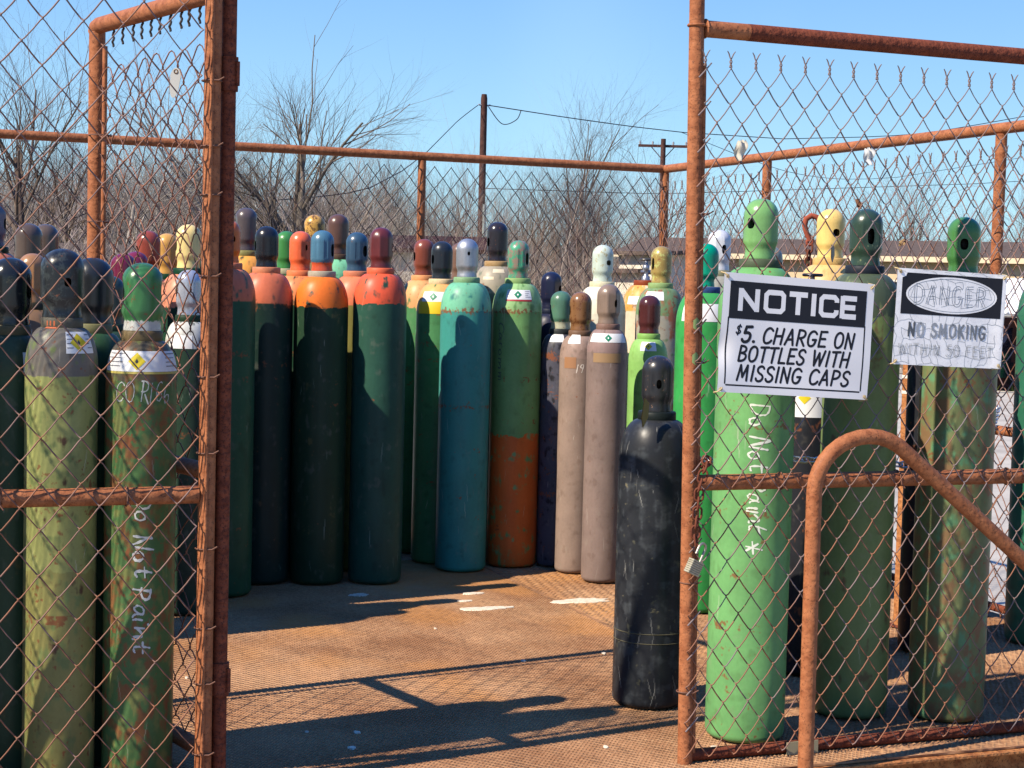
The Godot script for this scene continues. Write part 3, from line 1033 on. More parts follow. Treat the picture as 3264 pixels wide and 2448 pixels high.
func build_cylinders():
	var G := lin(30, 70, 50)
	var DG := lin(24, 50, 43)
	var rows: Array = [
		# back row, from the gate to the right
		{"a": 1.415, "b": 6.853, "h": 1.523, "sh": lin(226, 122, 84), "bd": lin(42, 92, 62), "cap": lin(232, 112, 34), "cs": 0, "hole": 22.0, "hh": 0.013, "hw": 0.012, "hy": 0.095, "collar": lin(225, 130, 95), "rust": 0.24, "label": "cylinder with spotted orange cap right beside the dark gate post"},
		{"a": 1.636, "b": 7.535, "h": 1.603, "sh": lin(252, 178, 82), "bd": G, "cap": lin(88, 76, 76), "cs": 3, "collar": lin(150, 145, 90), "caph": 0.19, "hole": 95.0, "label": "tall cylinder with grey brown cap and yellow orange shoulder at the back left"},
		{"a": 1.632, "b": 7.103, "h": 1.511, "sh": lin(222, 120, 84), "bd": DG, "cap": lin(28, 28, 34), "collar": lin(222, 142, 104), "patch": lin(120, 96, 62), "pa": 0.2, "hole": -78.0, "seam": 0.22, "crough": 0.25, "label": "cylinder with shiny black cap on a dull salmon shoulder"},
		{"a": 1.867, "b": 7.726, "h": 1.511, "sh": lin(70, 130, 70), "bd": G, "cap": lin(62, 138, 66), "collar": lin(186, 182, 150), "hole": 120.0, "label": "cylinder with plain green cap mostly hidden behind an orange cap"},
		{"a": 1.842, "b": 7.355, "h": 1.502, "sh": lin(250, 150, 92), "bd": G, "cap": lin(250, 112, 62), "cs": 3, "collar": lin(250, 140, 92), "hole": 35.0, "hw": 0.006, "hh": 0.013, "hy": 0.1, "rust": 0.1, "label": "cylinder with bright orange cap and small slot in the second row"},
		{"a": 1.857, "b": 7.039, "h": 1.500, "sh": lin(246, 124, 40), "bd": lin(34, 64, 42), "cap": lin(76, 122, 148), "cap2": lin(218, 88, 48), "cap2v": 0.22, "cs": 1, "collar": lin(186, 176, 156), "patch": lin(86, 88, 52), "pa": 0.3, "hole": 66.0, "hh": 0.027, "hi": true, "seam": 0.2, "rust": 0.2, "label": "cylinder with ribbed blue cap whose skirt is orange"},
		{"a": 2.057, "b": 7.95, "h": 1.60, "sh": lin(150, 120, 70), "bd": G, "cap": lin(222, 170, 78), "cap2": lin(120, 84, 40), "capp": 0.46, "hole": 100.0, "label": "cylinder with rough speckled yellow brown cap behind the others"},
		{"a": 2.105, "b": 7.70, "h": 1.597, "sh": lin(124, 130, 112), "bd": G, "cap": lin(98, 66, 54), "collar": lin(98, 76, 62), "caph": 0.185, "mid": lin(130, 206, 160), "midv": 0.3, "hole": 85.0, "label": "tall cylinder with brown cap and grey shoulder standing behind the blue caps"},
		{"a": 2.095, "b": 7.340, "h": 1.506, "sh": lin(240, 134, 94), "bd": lin(138, 132, 68), "cap": lin(52, 84, 110), "cs": 1, "collar": lin(226, 140, 108), "hole": 50.0, "hh": 0.024, "label": "cylinder with dark blue ribbed cap and salmon shoulder"},
		{"a": 2.104, "b": 6.997, "h": 1.520, "sh": lin(242, 98, 62), "bd": lin(42, 86, 70), "cap": lin(104, 38, 40), "cs": 2, "collar": lin(238, 116, 82), "hole": 84.0, "hi": true, "rust": 0.1, "scr": 0.12, "label": "cylinder with maroon cap and smooth red orange shoulder"},
		{"a": 2.545, "b": 7.75, "h": 1.497, "sh": lin(246, 176, 116), "bd": lin(84, 148, 92), "cap": lin(136, 66, 46), "collar": lin(240, 168, 112), "hole": 110.0, "label": "cylinder with rust brown cap beside the orange fence post"},
		{"a": 2.53, "b": 7.44, "h": 1.481, "sh": lin(246, 182, 112), "bd": lin(78, 142, 90), "cap": lin(34, 40, 48), "collar": lin(240, 212, 166), "hole": 120.0, "seam": 0.25, "hi": true, "label": "cylinder with black cap and a yellow and white label on its shoulder"},
		{"a": 2.57, "b": 7.206, "h": 1.491, "sh": lin(120, 196, 160), "bd": lin(62, 150, 140), "cap": lin(196, 200, 206), "collar": lin(140, 182, 136), "cmetal": 0.7, "crough": 0.38, "hole": 8.0, "hw": 0.006, "hh": 0.009, "hy": 0.105, "seam": 0.34, "rust": 0.24, "hi": true, "label": "teal cylinder with a silver cap"},
		{"a": 2.85, "b": 7.57, "h": 1.585, "sh": lin(176, 166, 146), "bd": lin(120, 128, 110), "cap": lin(40, 34, 40), "collar": lin(184, 152, 108), "caph": 0.185, "hole": -62.0, "rust": 0.3, "crough": 0.22, "patch": lin(140, 106, 78), "pa": 0.36, "label": "tall black capped cylinder with worn grey brown shoulder before the pole"},
		{"a": 2.80, "b": 7.95, "h": 1.49, "r": 0.09, "sh": lin(120, 92, 76), "bd": lin(110, 90, 76), "cap": lin(124, 92, 74), "hole": 0.0, "hh": 0.013, "label": "cylinder with dull brown cap and round hole behind the tall black cap"},
		{"a": 2.841, "b": 7.268, "h": 1.493, "sh": lin(158, 200, 134), "bd": lin(120, 172, 104), "lo": lin(222, 112, 46), "lov": 0.50, "cap": lin(152, 132, 114), "cap2": lin(74, 164, 124), "capp": 0.5, "cs": 1, "collar": lin(150, 186, 120), "hole": 58.0, "hh": 0.027, "hw": 0.011, "seam": 0.3, "rust": 0.22, "hi": true, "label": "light green cylinder with orange lower half and mottled cap"},
		{"a": 3.086, "b": 7.456, "h": 1.355, "r": 0.089, "sh": lin(28, 32, 60), "bd": lin(36, 40, 62), "cap": lin(24, 28, 58), "cs": 2, "hole": 60.0, "label": "small dark navy cylinder in shadow beside the white planks"},
		{"a": 3.035, "b": 7.21, "h": 1.266, "r": 0.089, "sh": lin(74, 74, 84), "bd": lin(82, 82, 94), "cap": lin(84, 128, 104), "cap2": lin(196, 196, 166), "cap2v": 0.2, "collar": lin(60, 62, 62), "patch": lin(36, 36, 42), "pa": 0.42, "rust": 0.32, "hole": 100.0, "seam": 0.3, "hi": true, "scr": 0.3, "label": "small blotched grey and black cylinder with a green cap"},
		{"a": 3.055, "b": 7.03, "h": 1.265, "r": 0.089, "sh": lin(168, 142, 128), "bd": lin(156, 134, 120), "cap": lin(140, 98, 60), "collar": lin(128, 100, 82), "hole": 100.0, "rust": 0.17, "cap2": lin(112, 66, 34), "capp": 0.4, "hi": true, "crough": 0.25, "label": "small taupe cylinder with golden brown cap"},
		{"a": 3.077, "b": 6.776, "h": 1.303, "r": 0.089, "sh": lin(154, 128, 122), "bd": lin(142, 122, 114), "cap": lin(144, 122, 106), "cs": 2, "collar": lin(140, 112, 100), "hole": 40.0, "hh": 0.017, "hw": 0.007, "rust": 0.15, "hi": true, "label": "small taupe cylinder with flat sided cap and green diamond label"},
		{"a": 3.288, "b": 7.321, "h": 1.487, "sh": lin(250, 240, 214), "bd": lin(232, 226, 204), "cap": lin(212, 226, 210), "cap2": lin(190, 180, 140), "capp": 0.33, "collar": lin(232, 224, 190), "hole": 36.0, "hh": 0.012, "rust": 0.3, "label": "cream white cylinder with chipped pale cap"},
		{"a": 3.545, "b": 7.221, "h": 1.488, "sh": lin(126, 156, 110), "bd": lin(176, 172, 156), "cap": lin(172, 146, 78), "cap2": lin(196, 196, 114), "capp": 0.38, "collar": lin(150, 180, 118), "patch": lin(172, 106, 76), "pa": 0.46, "patch2": lin(112, 142, 96), "pb": 0.4, "rust": 0.34, "hole": -52.0, "hh": 0.028, "hw": 0.009, "hi": true, "label": "patchwork cylinder in green brown and grey with olive cap"},
		{"a": 3.638, "b": 7.578, "h": 1.50, "sh": lin(236, 174, 84), "bd": lin(240, 220, 190), "collar": lin(150, 72, 44), "valve": true, "rust": 0.34, "label": "uncapped cylinder with bare silver valve and rusty yellow shoulder"},
		{"a": 3.353, "b": 6.936, "h": 1.258, "r": 0.089, "sh": lin(150, 200, 112), "bd": lin(146, 198, 108), "cap": lin(82, 38, 38), "collar": lin(146, 196, 104), "hole": 100.0, "rust": 0.2, "crough": 0.2, "label": "small lime green cylinder with dark maroon cap"},
		{"a": 2.324, "b": 4.733, "h": 1.084, "sh": lin(38, 40, 44), "bd": lin(40, 43, 48), "cap": lin(36, 36, 40), "cap2": lin(150, 108, 80), "capp": 0.27, "cs": 3, "collar": lin(38, 40, 44), "patch": lin(60, 64, 68), "pa": 0.46, "patch2": lin(104, 102, 82), "pb": 0.27, "marks": 110, "rust": 0.2, "rustc": lin(128, 120, 92), "hole": 5.0, "hw": 0.009, "hh": 0.014, "hy": 0.085, "scr": 0.34, "hi": true, "rough": 0.36, "label": "short black scuffed cylinder standing alone just inside the gateway"},
		# behind the right front panel
		{"a": 3.185, "b": 6.081, "h": 1.474, "sh": lin(64, 166, 86), "bd": lin(56, 164, 80), "cap": lin(0, 158, 122), "cap2": lin(206, 190, 150), "capp": 0.22, "collar": lin(58, 88, 138), "nk": 0.7, "hole": 140.0, "rust": 0.06, "crough": 0.22, "label": "bright green cylinder with teal cap beside the right gate post"},
		{"a": 2.424, "b": 4.300, "h": 1.555, "sh": lin(112, 178, 104), "bd": lin(116, 176, 108), "cap": lin(124, 178, 106), "collar": lin(88, 100, 78), "hole": -36.0, "hw": 0.0125, "hh": 0.0155, "hy": 0.1, "rust": 0.27, "hi": true, "crough": 0.25, "label": "big light green cylinder with chalk writing down its front"},
		{"a": 3.429, "b": 6.434, "h": 1.545, "sh": lin(160, 160, 150), "bd": lin(150, 154, 140), "cap": lin(232, 234, 238), "cs": 2, "collar": lin(150, 148, 120), "hole": 26.0, "hw": 0.010, "hh": 0.02, "cmetal": 0.15, "rust": 0.08, "label": "cylinder with glossy white cap above the corner of the notice"},
		{"a": 3.48, "b": 6.087, "h": 1.473, "sh": lin(120, 130, 122), "bd": lin(96, 112, 104), "cap": lin(132, 142, 132), "hole": 60.0, "label": "cylinder with plain grey green cap half hidden by a big green one"},
		{"a": 3.21, "b": 5.198, "h": 1.585, "sh": lin(232, 190, 122), "bd": lin(200, 172, 104), "cap": lin(246, 210, 122), "collar": lin(226, 186, 116), "cap2": lin(204, 130, 60), "capp": 0.16, "hole": 24.0, "hh": 0.013, "label": "cylinder with cream yellow cap and shoulder"},
		{"a": 3.013, "b": 4.983, "h": 1.42, "r": 0.089, "sh": lin(150, 76, 50), "bd": lin(34, 36, 42), "collar": lin(160, 84, 56), "valve": true, "rust": 0.3, "shy": 0.04, "scr": 0.3, "label": "small black cylinder with bare black handwheel valve behind the notice"},
		{"a": 2.875, "b": 4.453, "h": 1.548, "sh": lin(78, 92, 70), "bd": lin(120, 140, 84), "cap": lin(44, 68, 52), "cap2": lin(120, 132, 96), "capp": 0.26, "cs": 3, "collar": lin(40, 46, 56), "patch": lin(104, 92, 62), "pa": 0.36, "rust": 0.2, "hole": 20.0, "hh": 0.024, "hi": true, "label": "dark camouflage green cylinder between the two signs"},
		{"a": 3.148, "b": 4.338, "h": 1.531, "sh": lin(92, 140, 84), "bd": lin(116, 128, 84), "cap": lin(72, 130, 66), "collar": lin(80, 120, 76), "patch": lin(132, 104, 72), "pa": 0.5, "patch2": lin(100, 150, 108), "pb": 0.4, "rust": 0.26, "hole": 2.0, "hh": 0.017, "hi": true, "crough": 0.22, "label": "mottled olive brown and green cylinder behind the faded danger sign"},
		{"a": 3.64, "b": 5.17, "h": 1.36, "r": 0.089, "sh": lin(34, 36, 40), "bd": lin(34, 36, 42), "cap": lin(34, 36, 40), "hole": 90.0, "label": "black cylinder in shade between the two rightmost green ones"},
		{"a": 4.158, "b": 5.187, "h": 1.55, "sh": lin(52, 116, 88), "bd": lin(46, 112, 84), "cap": lin(48, 112, 84), "hole": 90.0, "label": "teal green cylinder whose edge shows at the far right"},
		# behind the left front panel
		{"a": 0.492, "b": 4.41, "h": 1.354, "r": 0.09, "sh": lin(124, 118, 108), "bd": lin(164, 168, 100), "lo": lin(150, 146, 84), "lov": 0.5, "cap": lin(38, 41, 42), "cap2": lin(62, 68, 66), "capp": 0.45, "capr": 0.054, "collar": lin(112, 106, 92), "patch": lin(122, 136, 80), "pa": 0.44, "patch2": lin(92, 66, 46), "pb": 0.31, "rust": 0.3, "hole": 14.0, "hh": 0.011, "hw": 0.009, "hi": true, "shy": -0.02, "label": "olive yellow cylinder with dull black cap behind the left panel"},
		{"a": 0.588, "b": 4.578, "h": 1.335, "r": 0.09, "sh": lin(50, 88, 58), "bd": lin(48, 86, 58), "cap": lin(34, 38, 42), "capr": 0.054, "collar": lin(132, 130, 96), "hole": 90.0, "label": "dark green cylinder with black cap between two front left cylinders"},
		{"a": 0.688, "b": 4.387, "h": 1.324, "r": 0.09, "sh": lin(100, 92, 74), "bd": lin(84, 122, 70), "cap": lin(66, 132, 74), "cap2": lin(214, 214, 204), "cap2v": 0.16, "capr": 0.053, "cs": 3, "collar": lin(130, 114, 80), "patch": lin(138, 94, 56), "pa": 0.5, "patch2": lin(126, 134, 76), "pb": 0.44, "rust": 0.34, "hole": -84.0, "hi": true, "crough": 0.28, "label": "olive green cylinder with green cap and white yellow diamond label"},
		{"a": 0.378, "b": 4.555, "h": 1.329, "r": 0.09, "sh": lin(68, 84, 56), "bd": lin(56, 84, 56), "cap": lin(30, 34, 36), "cap2": lin(60, 60, 52), "capp": 0.3, "capr": 0.054, "collar": lin(122, 112, 82), "patch": lin(96, 96, 58), "pa": 0.36, "rust": 0.2, "hole": 60.0, "hi": true, "crough": 0.18, "label": "dark green cylinder with wet looking black cap at the left edge"},
		{"a": 0.502, "b": 6.86, "h": 1.56, "sh": lin(222, 132, 100), "bd": G, "cap": lin(98, 104, 120), "cs": 2, "hole": 70.0, "label": "cylinder with blue grey cap cut by the left edge"},
		{"a": 0.69, "b": 6.76, "h": 1.478, "sh": lin(120, 96, 80), "bd": G, "cap": lin(98, 82, 70), "crough": 0.22, "hole": 95.0, "label": "cylinder with shiny grey brown cap at left, the nearer of two alike"},
		{"a": 0.597, "b": 6.443, "h": 1.47, "sh": lin(110, 90, 76), "bd": lin(72, 66, 58), "cap": lin(92, 76, 66), "crough": 0.22, "hole": 95.0, "label": "cylinder with brown cap at far left above the eight sided tan cap"},
		{"a": 0.589, "b": 6.20, "h": 1.359, "sh": lin(130, 100, 74), "bd": lin(60, 60, 50), "cap": lin(172, 124, 80), "cs": 2, "hole": 95.0, "label": "cylinder with eight sided tan cap behind the front left black caps"},
		{"a": 0.960, "b": 6.585, "h": 1.372, "sh": lin(166, 100, 100), "bd": lin(120, 66, 70), "cap": lin(118, 30, 62), "crough": 0.2, "hole": 120.0, "label": "cylinder with glossy purple maroon cap and pinkish shoulder"},
		{"a": 1.05, "b": 6.87, "h": 1.385, "sh": lin(150, 60, 72), "bd": G, "cap": lin(124, 34, 66), "crough": 0.2, "hole": 120.0, "label": "cylinder with purple maroon cap just above the green front cap"},
		{"a": 1.135, "b": 7.10, "h": 1.475, "sh": lin(240, 152, 112), "bd": G, "cap": lin(156, 66, 46), "hole": 110.0, "label": "cylinder with rust red cap seen through the gate mesh"},
		{"a": 1.25, "b": 7.32, "h": 1.472, "sh": lin(236, 150, 112), "bd": G, "cap": lin(222, 168, 82), "hole": 110.0, "label": "cylinder with ochre yellow cap seen through the gate mesh"},
		{"a": 1.235, "b": 6.74, "h": 1.496, "sh": lin(240, 152, 116), "bd": G, "cap": lin(250, 222, 144), "hole": 100.0, "rust": 0.24, "label": "cylinder with pale yellow cap seen through the gate mesh"},
		{"a": 1.385, "b": 7.50, "h": 1.509, "sh": lin(90, 140, 76), "bd": G, "cap": lin(88, 150, 72), "hole": 100.0, "label": "cylinder with green cap beside the pale yellow one by the gate post"},
		{"a": 1.196, "b": 6.50, "h": 1.317, "r": 0.089, "sh": lin(214, 214, 206), "bd": lin(40, 66, 50), "cap": lin(206, 210, 220), "cmetal": 0.5, "crough": 0.25, "hole": 100.0, "label": "small dark green cylinder with silver cap left of the gate post"},
		{"a": 0.865, "b": 6.228, "h": 1.286, "r": 0.089, "sh": lin(44, 72, 58), "bd": lin(40, 66, 54), "cap": lin(46, 66, 58), "hole": 90.0, "label": "small dark green cylinder hidden low behind the front left row"},
		{"a": 0.20, "b": 4.435, "h": 1.33, "r": 0.09, "sh": lin(60, 84, 60), "bd": lin(54, 84, 56), "cap": lin(40, 44, 44), "hole": 90.0, "label": "dark green cylinder standing out of view left of the front row"},
		{"a": 0.373, "b": 6.009, "h": 1.477, "sh": lin(60, 84, 66), "bd": G, "cap": lin(70, 80, 84), "hole": 90.0, "label": "dark cylinder standing just outside the left edge of view"},
	]
	var by := {}
	for i in rows.size():
		var d: Dictionary = rows[i]
		if not d.has("r"): d.r = 0.1145
		by[i] = gas_cylinder(d)
	var green := lin(10, 132, 96)
	var yellow := lin(238, 214, 30)
	var white := lin(250, 250, 248)
	# stickers, each where the photograph shows one
	hazard_label(by[15], 4, 0.13, 1.225, 1.268, green, -3, true, white)
	wrap_patch(by[15], "label_stripe", 4, 0.13, 1.217, 1.2245, lin(180, 50, 50))
	hazard_label(by[11], -22, 0.12, 1.205, 1.25, green, 2, false, white)
	wrap_patch(by[11], "label", -24, 0.15, 1.15, 1.2045, lin(250, 212, 20))
	hazard_label(by[19], 2, 0.20, 1.052, 1.09, green, 0, false, white)
	wrap_patch(by[19], "tape_mark", 0, 0.13, 0.965, 1.005, lin(168, 134, 94), 0.0008, null, 0.9)
	wrap_patch(by[18], "label", -20, 0.07, 1.035, 1.075, white)
	wrap_patch(by[18], "tape_mark", -28, 0.06, 0.925, 0.975, lin(172, 124, 84), 0.0008, null, 0.9)
	wrap_patch(by[17], "label", -12, 0.08, 1.035, 1.07, white)
	hazard_label(by[23], 0, 0.08, 1.01, 1.05, yellow, 0, false, white)
	wrap_patch(by[21], "label", -18, 0.11, 1.235, 1.275, white)
	wrap_patch(by[25], "label", 8, 0.24, 1.165, 1.235, white)
	wrap_patch(by[3], "label", 0, 0.2, 1.26, 1.29, white)
	wrap_patch(by[30], "label", 6, 0.15, 0.875, 0.965, white)
	diamond(by[30], -8, 0.94, 0.03, yellow, 0.0016, by[30].root)
	hazard_label(by[35], 34, 0.085, 1.095, 1.148, yellow, -4, true, white)
	wrap_patch(by[35], "old_sticker", -30, 0.05, 1.155, 1.175, lin(226, 116, 62))
	hazard_label(by[37], 6, 0.25, 1.052, 1.103, yellow, -14, true, white)
	wrap_patch(by[37], "label_stripe", 6, 0.25, 1.046, 1.0515, lin(206, 190, 96))
	wrap_patch(by[38], "label", 60, 0.12, 1.04, 1.09, white)
	wrap_patch(by[49], "label", -20, 0.09, 1.02, 1.07, white)
	wrap_patch(by[22], "label", -25, 0.10, 1.21, 1.25, white)
	# bare valves
	for i in [22, 30]:
		var k: Cyl = by[i]
		var g := Geo.new()
		var c := lin(176, 178, 184) if i == 22 else lin(36, 36, 40)
		g.color = c
		var y := k.ys + 0.02
		g.lathe(PackedVector2Array([Vector2(0.02, y), Vector2(0.02, y + 0.022), Vector2(0.013, y + 0.028), Vector2(0.013, y + 0.052), Vector2(0.017, y + 0.056), Vector2(0.017, y + 0.078), Vector2(0.008, y + 0.082), Vector2(0.008, y + 0.105), Vector2(0.001, y + 0.106)]), 16)
		g.pipe(Vector3(0.01, y + 0.045, 0.0), Vector3(0.046, y + 0.045, 0.012), 0.011, 12)
		g.pipe(Vector3(-0.01, y + 0.045, 0.0), Vector3(-0.026, y + 0.045, -0.006), 0.009, 12)
		var vm: StandardMaterial3D = mats["vc"].duplicate()
		vm.metallic = 0.7 if i == 22 else 0.1
		vm.roughness = 0.35
		var vo := obj("valve", g.mesh(), vm, k.root)
		g = Geo.new()
		g.color = c if i == 30 else lin(110, 104, 98)
		g.ring(Vector3(0, y + 0.106, 0), Vector3.UP, 0.03, 0.0055, 22, 8)
		for s in 4:
			var an := s * PI / 2 + 0.4
			g.pipe(Vector3(0, y + 0.105, 0), Vector3(cos(an) * 0.028, y + 0.106, sin(an) * 0.028), 0.0042, 8)
		obj("handwheel", g.mesh(), vm, vo)
	# chalk and paint-stick writing
	chalk(by[26], "Do Not Paint *", 5.0, 0.975, 0.43, 0.054, 0.0055, lin(240, 246, 232), true)
	chalk(by[37], "Do Not Paint", 3.0, 0.745, 0.41, 0.044, 0.0042, lin(226, 228, 224), true)
	chalk(by[37], "CO R166", 4.0, 0.975, 0.15, 0.05, 0.0034, lin(206, 210, 202), false)
	chalk(by[15], "Caromm", -38.0, 1.12, 0.28, 0.03, 0.003, lin(96, 120, 104), true)
	wrap_patch(by[13], "old_paint_smear", 6, 0.07, 1.345, 1.362, lin(236, 222, 190), 0.0006, null, 0.9)
	wrap_patch(by[13], "old_paint_smear", -22, 0.06, 1.312, 1.326, lin(226, 208, 174), 0.0006, null, 0.9)
	chalk(by[18], "19", 2.0, 0.905, 0.035, 0.036, 0.0042, lin(236, 224, 210), false)
	# weld seams round the foot of the short black cylinder
	var kb: Cyl = by[24]
	for y in [0.205, 0.235]:
		var g := Geo.new()
		g.color = lin(106, 102, 82)
		g.ring(Vector3(0, y, 0), Vector3.UP, 0.1145, 0.0016, 48, 5)
		obj("weld_seam", g.mesh(), mats["tinted"], kb.root)

# ------------------------------------------------------------------ strokes: writing as thin raised paint
const GLYPH := {
	"C": ".62|M .58 .84 Q .45 1.02 .28 .98 Q .02 .85 .03 .42 Q .05 0 .3 0 Q .5 .02 .6 .2",
	"H": ".68|M .08 1 L .05 0 M .57 1 L .53 0 M .07 .5 L .54 .53",
	"A": ".64|M 0 0 L .32 1 M .32 1 L .56 0 M .12 .33 L .48 .36",
	"R": ".62|M .07 0 L .07 1 M .07 1 Q .56 1.03 .53 .73 Q .5 .47 .09 .47 M .24 .47 L .56 0",
	"G": ".66|M .58 .82 Q .45 1 .3 .98 Q .02 .9 .03 .45 Q .05 0 .32 0 Q .55 .02 .58 .4 M .36 .42 L .6 .43",
	"E": ".56|M .07 1 L .06 0 M .07 .98 L .5 1 M .06 .02 L .52 .03 M .07 .52 L .44 .53",
	"O": ".66|M .3 1 Q .02 .95 .03 .5 Q .05 0 .31 0 Q .6 .05 .6 .52 Q .58 1 .28 1",
	"N": ".64|M .05 0 L .07 1 M .07 1 L .52 0 M .52 0 L .55 1",
	"B": ".6|M .07 0 L .08 1 M .08 1 Q .5 1 .49 .76 Q .47 .54 .1 .53 M .1 .53 Q .57 .54 .55 .27 Q .5 -.02 .07 0",
	"T": ".56|M 0 .97 L .56 1 M .28 .98 L .26 0",
	"L": ".5|M .08 1 L .06 0 M .06 .02 L .48 .02",
	"S": ".55|M .48 .85 Q .4 1.03 .22 .98 Q 0 .88 .08 .66 Q .14 .55 .3 .48 Q .53 .36 .47 .16 Q .37 -.04 .18 0 Q .05 .03 .02 .17",
	"W": ".84|M 0 1 L .16 0 M .16 0 L .39 .85 M .39 .85 L .57 0 M .57 0 L .78 1",
	"I": ".22|M .1 1 L .08 0",
	"M": ".8|M .02 0 L .12 1 M .12 1 L .35 .22 M .35 .22 L .6 1 M .6 1 L .68 0",
	"P": ".6|M .07 0 L .07 1 M .07 1 Q .55 1.02 .53 .72 Q .48 .43 .08 .45",
	"D": ".64|M .07 0 L .07 1 M .07 1 Q .6 1 .58 .5 Q .56 0 .07 0",
	"K": ".6|M .07 0 L .07 1 M .5 1 L .09 .45 M .2 .55 L .54 0",
	"F": ".52|M .07 0 L .07 1 M .07 .98 L .5 1 M .07 .52 L .42 .53",
	"0": ".6|M .28 1 Q .03 .98 .03 .5 Q .04 0 .28 0 Q .54 .03 .54 .5 Q .53 1 .27 1",
	"1": ".3|M .12 1 L .1 0",
	"6": ".56|M .45 .9 Q .3 1.05 .15 .8 Q 0 .4 .1 .15 Q .2 -.05 .38 .05 Q .52 .2 .42 .4 Q .28 .5 .12 .3",
	"9": ".5|M .4 .6 Q .2 .45 .08 .65 Q .1 1 .3 .98 Q .46 .9 .4 .55 L .36 0",
	"5": ".56|M .15 .97 L .5 1 M .15 .98 L .1 .58 M .1 .58 Q .5 .68 .5 .34 Q .48 -.02 .2 0 Q .06 .02 .02 .15",
	"$": ".54|M .46 .84 Q .4 1 .22 .96 Q 0 .88 .08 .66 Q .14 .55 .3 .48 Q .52 .36 .46 .18 Q .36 .0 .18 .03 Q .05 .06 .02 .2 M .27 1.12 L .23 -.12",
	".": ".26|M .06 .05 L .1 .05",
	"o": ".6|M .3 .6 Q .02 .55 .06 .25 Q .15 -.06 .36 .08 Q .52 .3 .3 .6",
	"t": ".5|M .22 .95 Q .12 .4 .2 .1 Q .28 -.03 .42 .1 M .02 .58 L .46 .64",
	"a": ".62|M .42 .5 Q .2 .68 .08 .4 Q .02 .05 .2 .03 Q .36 .1 .42 .5 M .42 .5 Q .38 .1 .56 .04",
	"i": ".3|M .1 .55 Q .08 .2 .16 .04 M .14 .84 L .16 .9",
	"n": ".6|M .06 .58 L .08 .02 M .08 .3 Q .3 .72 .42 .5 L .44 .1 Q .48 0 .56 .06",
	"r": ".42|M .06 .58 L .1 .02 M .1 .34 Q .2 .64 .4 .56",
	"m": ".84|M .04 .55 L .06 .02 M .06 .3 Q .2 .7 .34 .5 L .34 .05 M .34 .3 Q .5 .7 .62 .5 L .66 .06",
	"*": ".7|M .05 .3 L .62 .42 M .34 .8 L .3 -.05 M .1 .66 L .56 .08",
	" ": ".3|",
}

func glyph_strokes(ch: String) -> Array:
	# [advance, list of polylines]
	var t: PackedStringArray = GLYPH[ch].split("|")
	var lines: Array = []
	var cur := PackedVector2Array()
	var tok := t[1].split(" ", false)
	var i := 0
	while i < tok.size():
		var c := tok[i]
		if c == "M":
			if cur.size() > 1: lines.append(cur)
			cur = PackedVector2Array([Vector2(float(tok[i + 1]), float(tok[i + 2]))])
			i += 3
		elif c == "L":
			cur.append(Vector2(float(tok[i + 1]), float(tok[i + 2])))
			i += 3
		else:
			var p0 := cur[cur.size() - 1]
			var p1 := Vector2(float(tok[i + 1]), float(tok[i + 2]))
			var p2 := Vector2(float(tok[i + 3]), float(tok[i + 4]))
			for k in range(1, 8):
				var s := k / 7.0
				cur.append(p0.lerp(p1, s).lerp(p1.lerp(p2, s), s))
			i += 5
	if cur.size() > 1: lines.append(cur)
	return [float(t[0]), lines]

func stroke(g: Geo, line: PackedVector2Array, w: float, lift: float, put_at: Callable, round_ends := true, ragged := 0.0):
	# a ribbon of width w along the line; put_at(point, lift) -> [place, normal]
	var pts := PackedVector2Array()
	for k in line.size():
		if k > 0:
			var m := maxi(1, int(line[k].distance_to(line[k - 1]) / (w * 1.5)))
			for j in range(1, m): pts.append(line[k - 1].lerp(line[k], float(j) / m))
		pts.append(line[k])
	var base := g.v.size()
	for k in pts.size():
		var d: Vector2
		if k == 0: d = pts[1] - pts[0]
		elif k == pts.size() - 1: d = pts[k] - pts[k - 1]
		else: d = (pts[k + 1] - pts[k]).normalized() + (pts[k] - pts[k - 1]).normalized()
		d = d.normalized()
		var nn := Vector2(-d.y, d.x)
		var ww := w * 0.5 * (1.0 + (rng.randf_range(-ragged, ragged) if ragged > 0.0 else 0.0))
		for s in [1.0, -1.0]:
			var q = put_at.call(pts[k] + nn * ww * s, lift)
			g.put(q[0], q[1])
	for k in pts.size() - 1:
		var a := base + k * 2
		g.quad(a, a + 2, a + 3, a + 1)
	if round_ends:
		for e in 2:
			var c := pts[0] if e == 0 else pts[pts.size() - 1]
			var d := (pts[0] - pts[1]).normalized() if e == 0 else (pts[pts.size() - 1] - pts[pts.size() - 2]).normalized()
			var q0 = put_at.call(c, lift)
			var ct := g.put(q0[0], q0[1])
			var prev := -1
			for j in 6:
				var an := -PI / 2 + PI * j / 5.0
				var q = put_at.call(c + d.rotated(-an) * w * 0.5, lift)
				var id := g.put(q[0], q[1])
				if prev >= 0: g.tri(ct, prev, id)
				prev = id

func text_strokes(text: String, size: float, spacing: float, slant: float) -> Array:
	# polylines of a line of writing, its width first
	var x := 0.0
	var outl: Array = []
	for i in text.length():
		var gs := glyph_strokes(text[i])
		for ln in gs[1]:
			var q := PackedVector2Array()
			for p in ln: q.append(Vector2((x + p.x + p.y * slant) * size, p.y * size))
			outl.append(q)
		x += gs[0] + spacing
	return [x * size, outl]

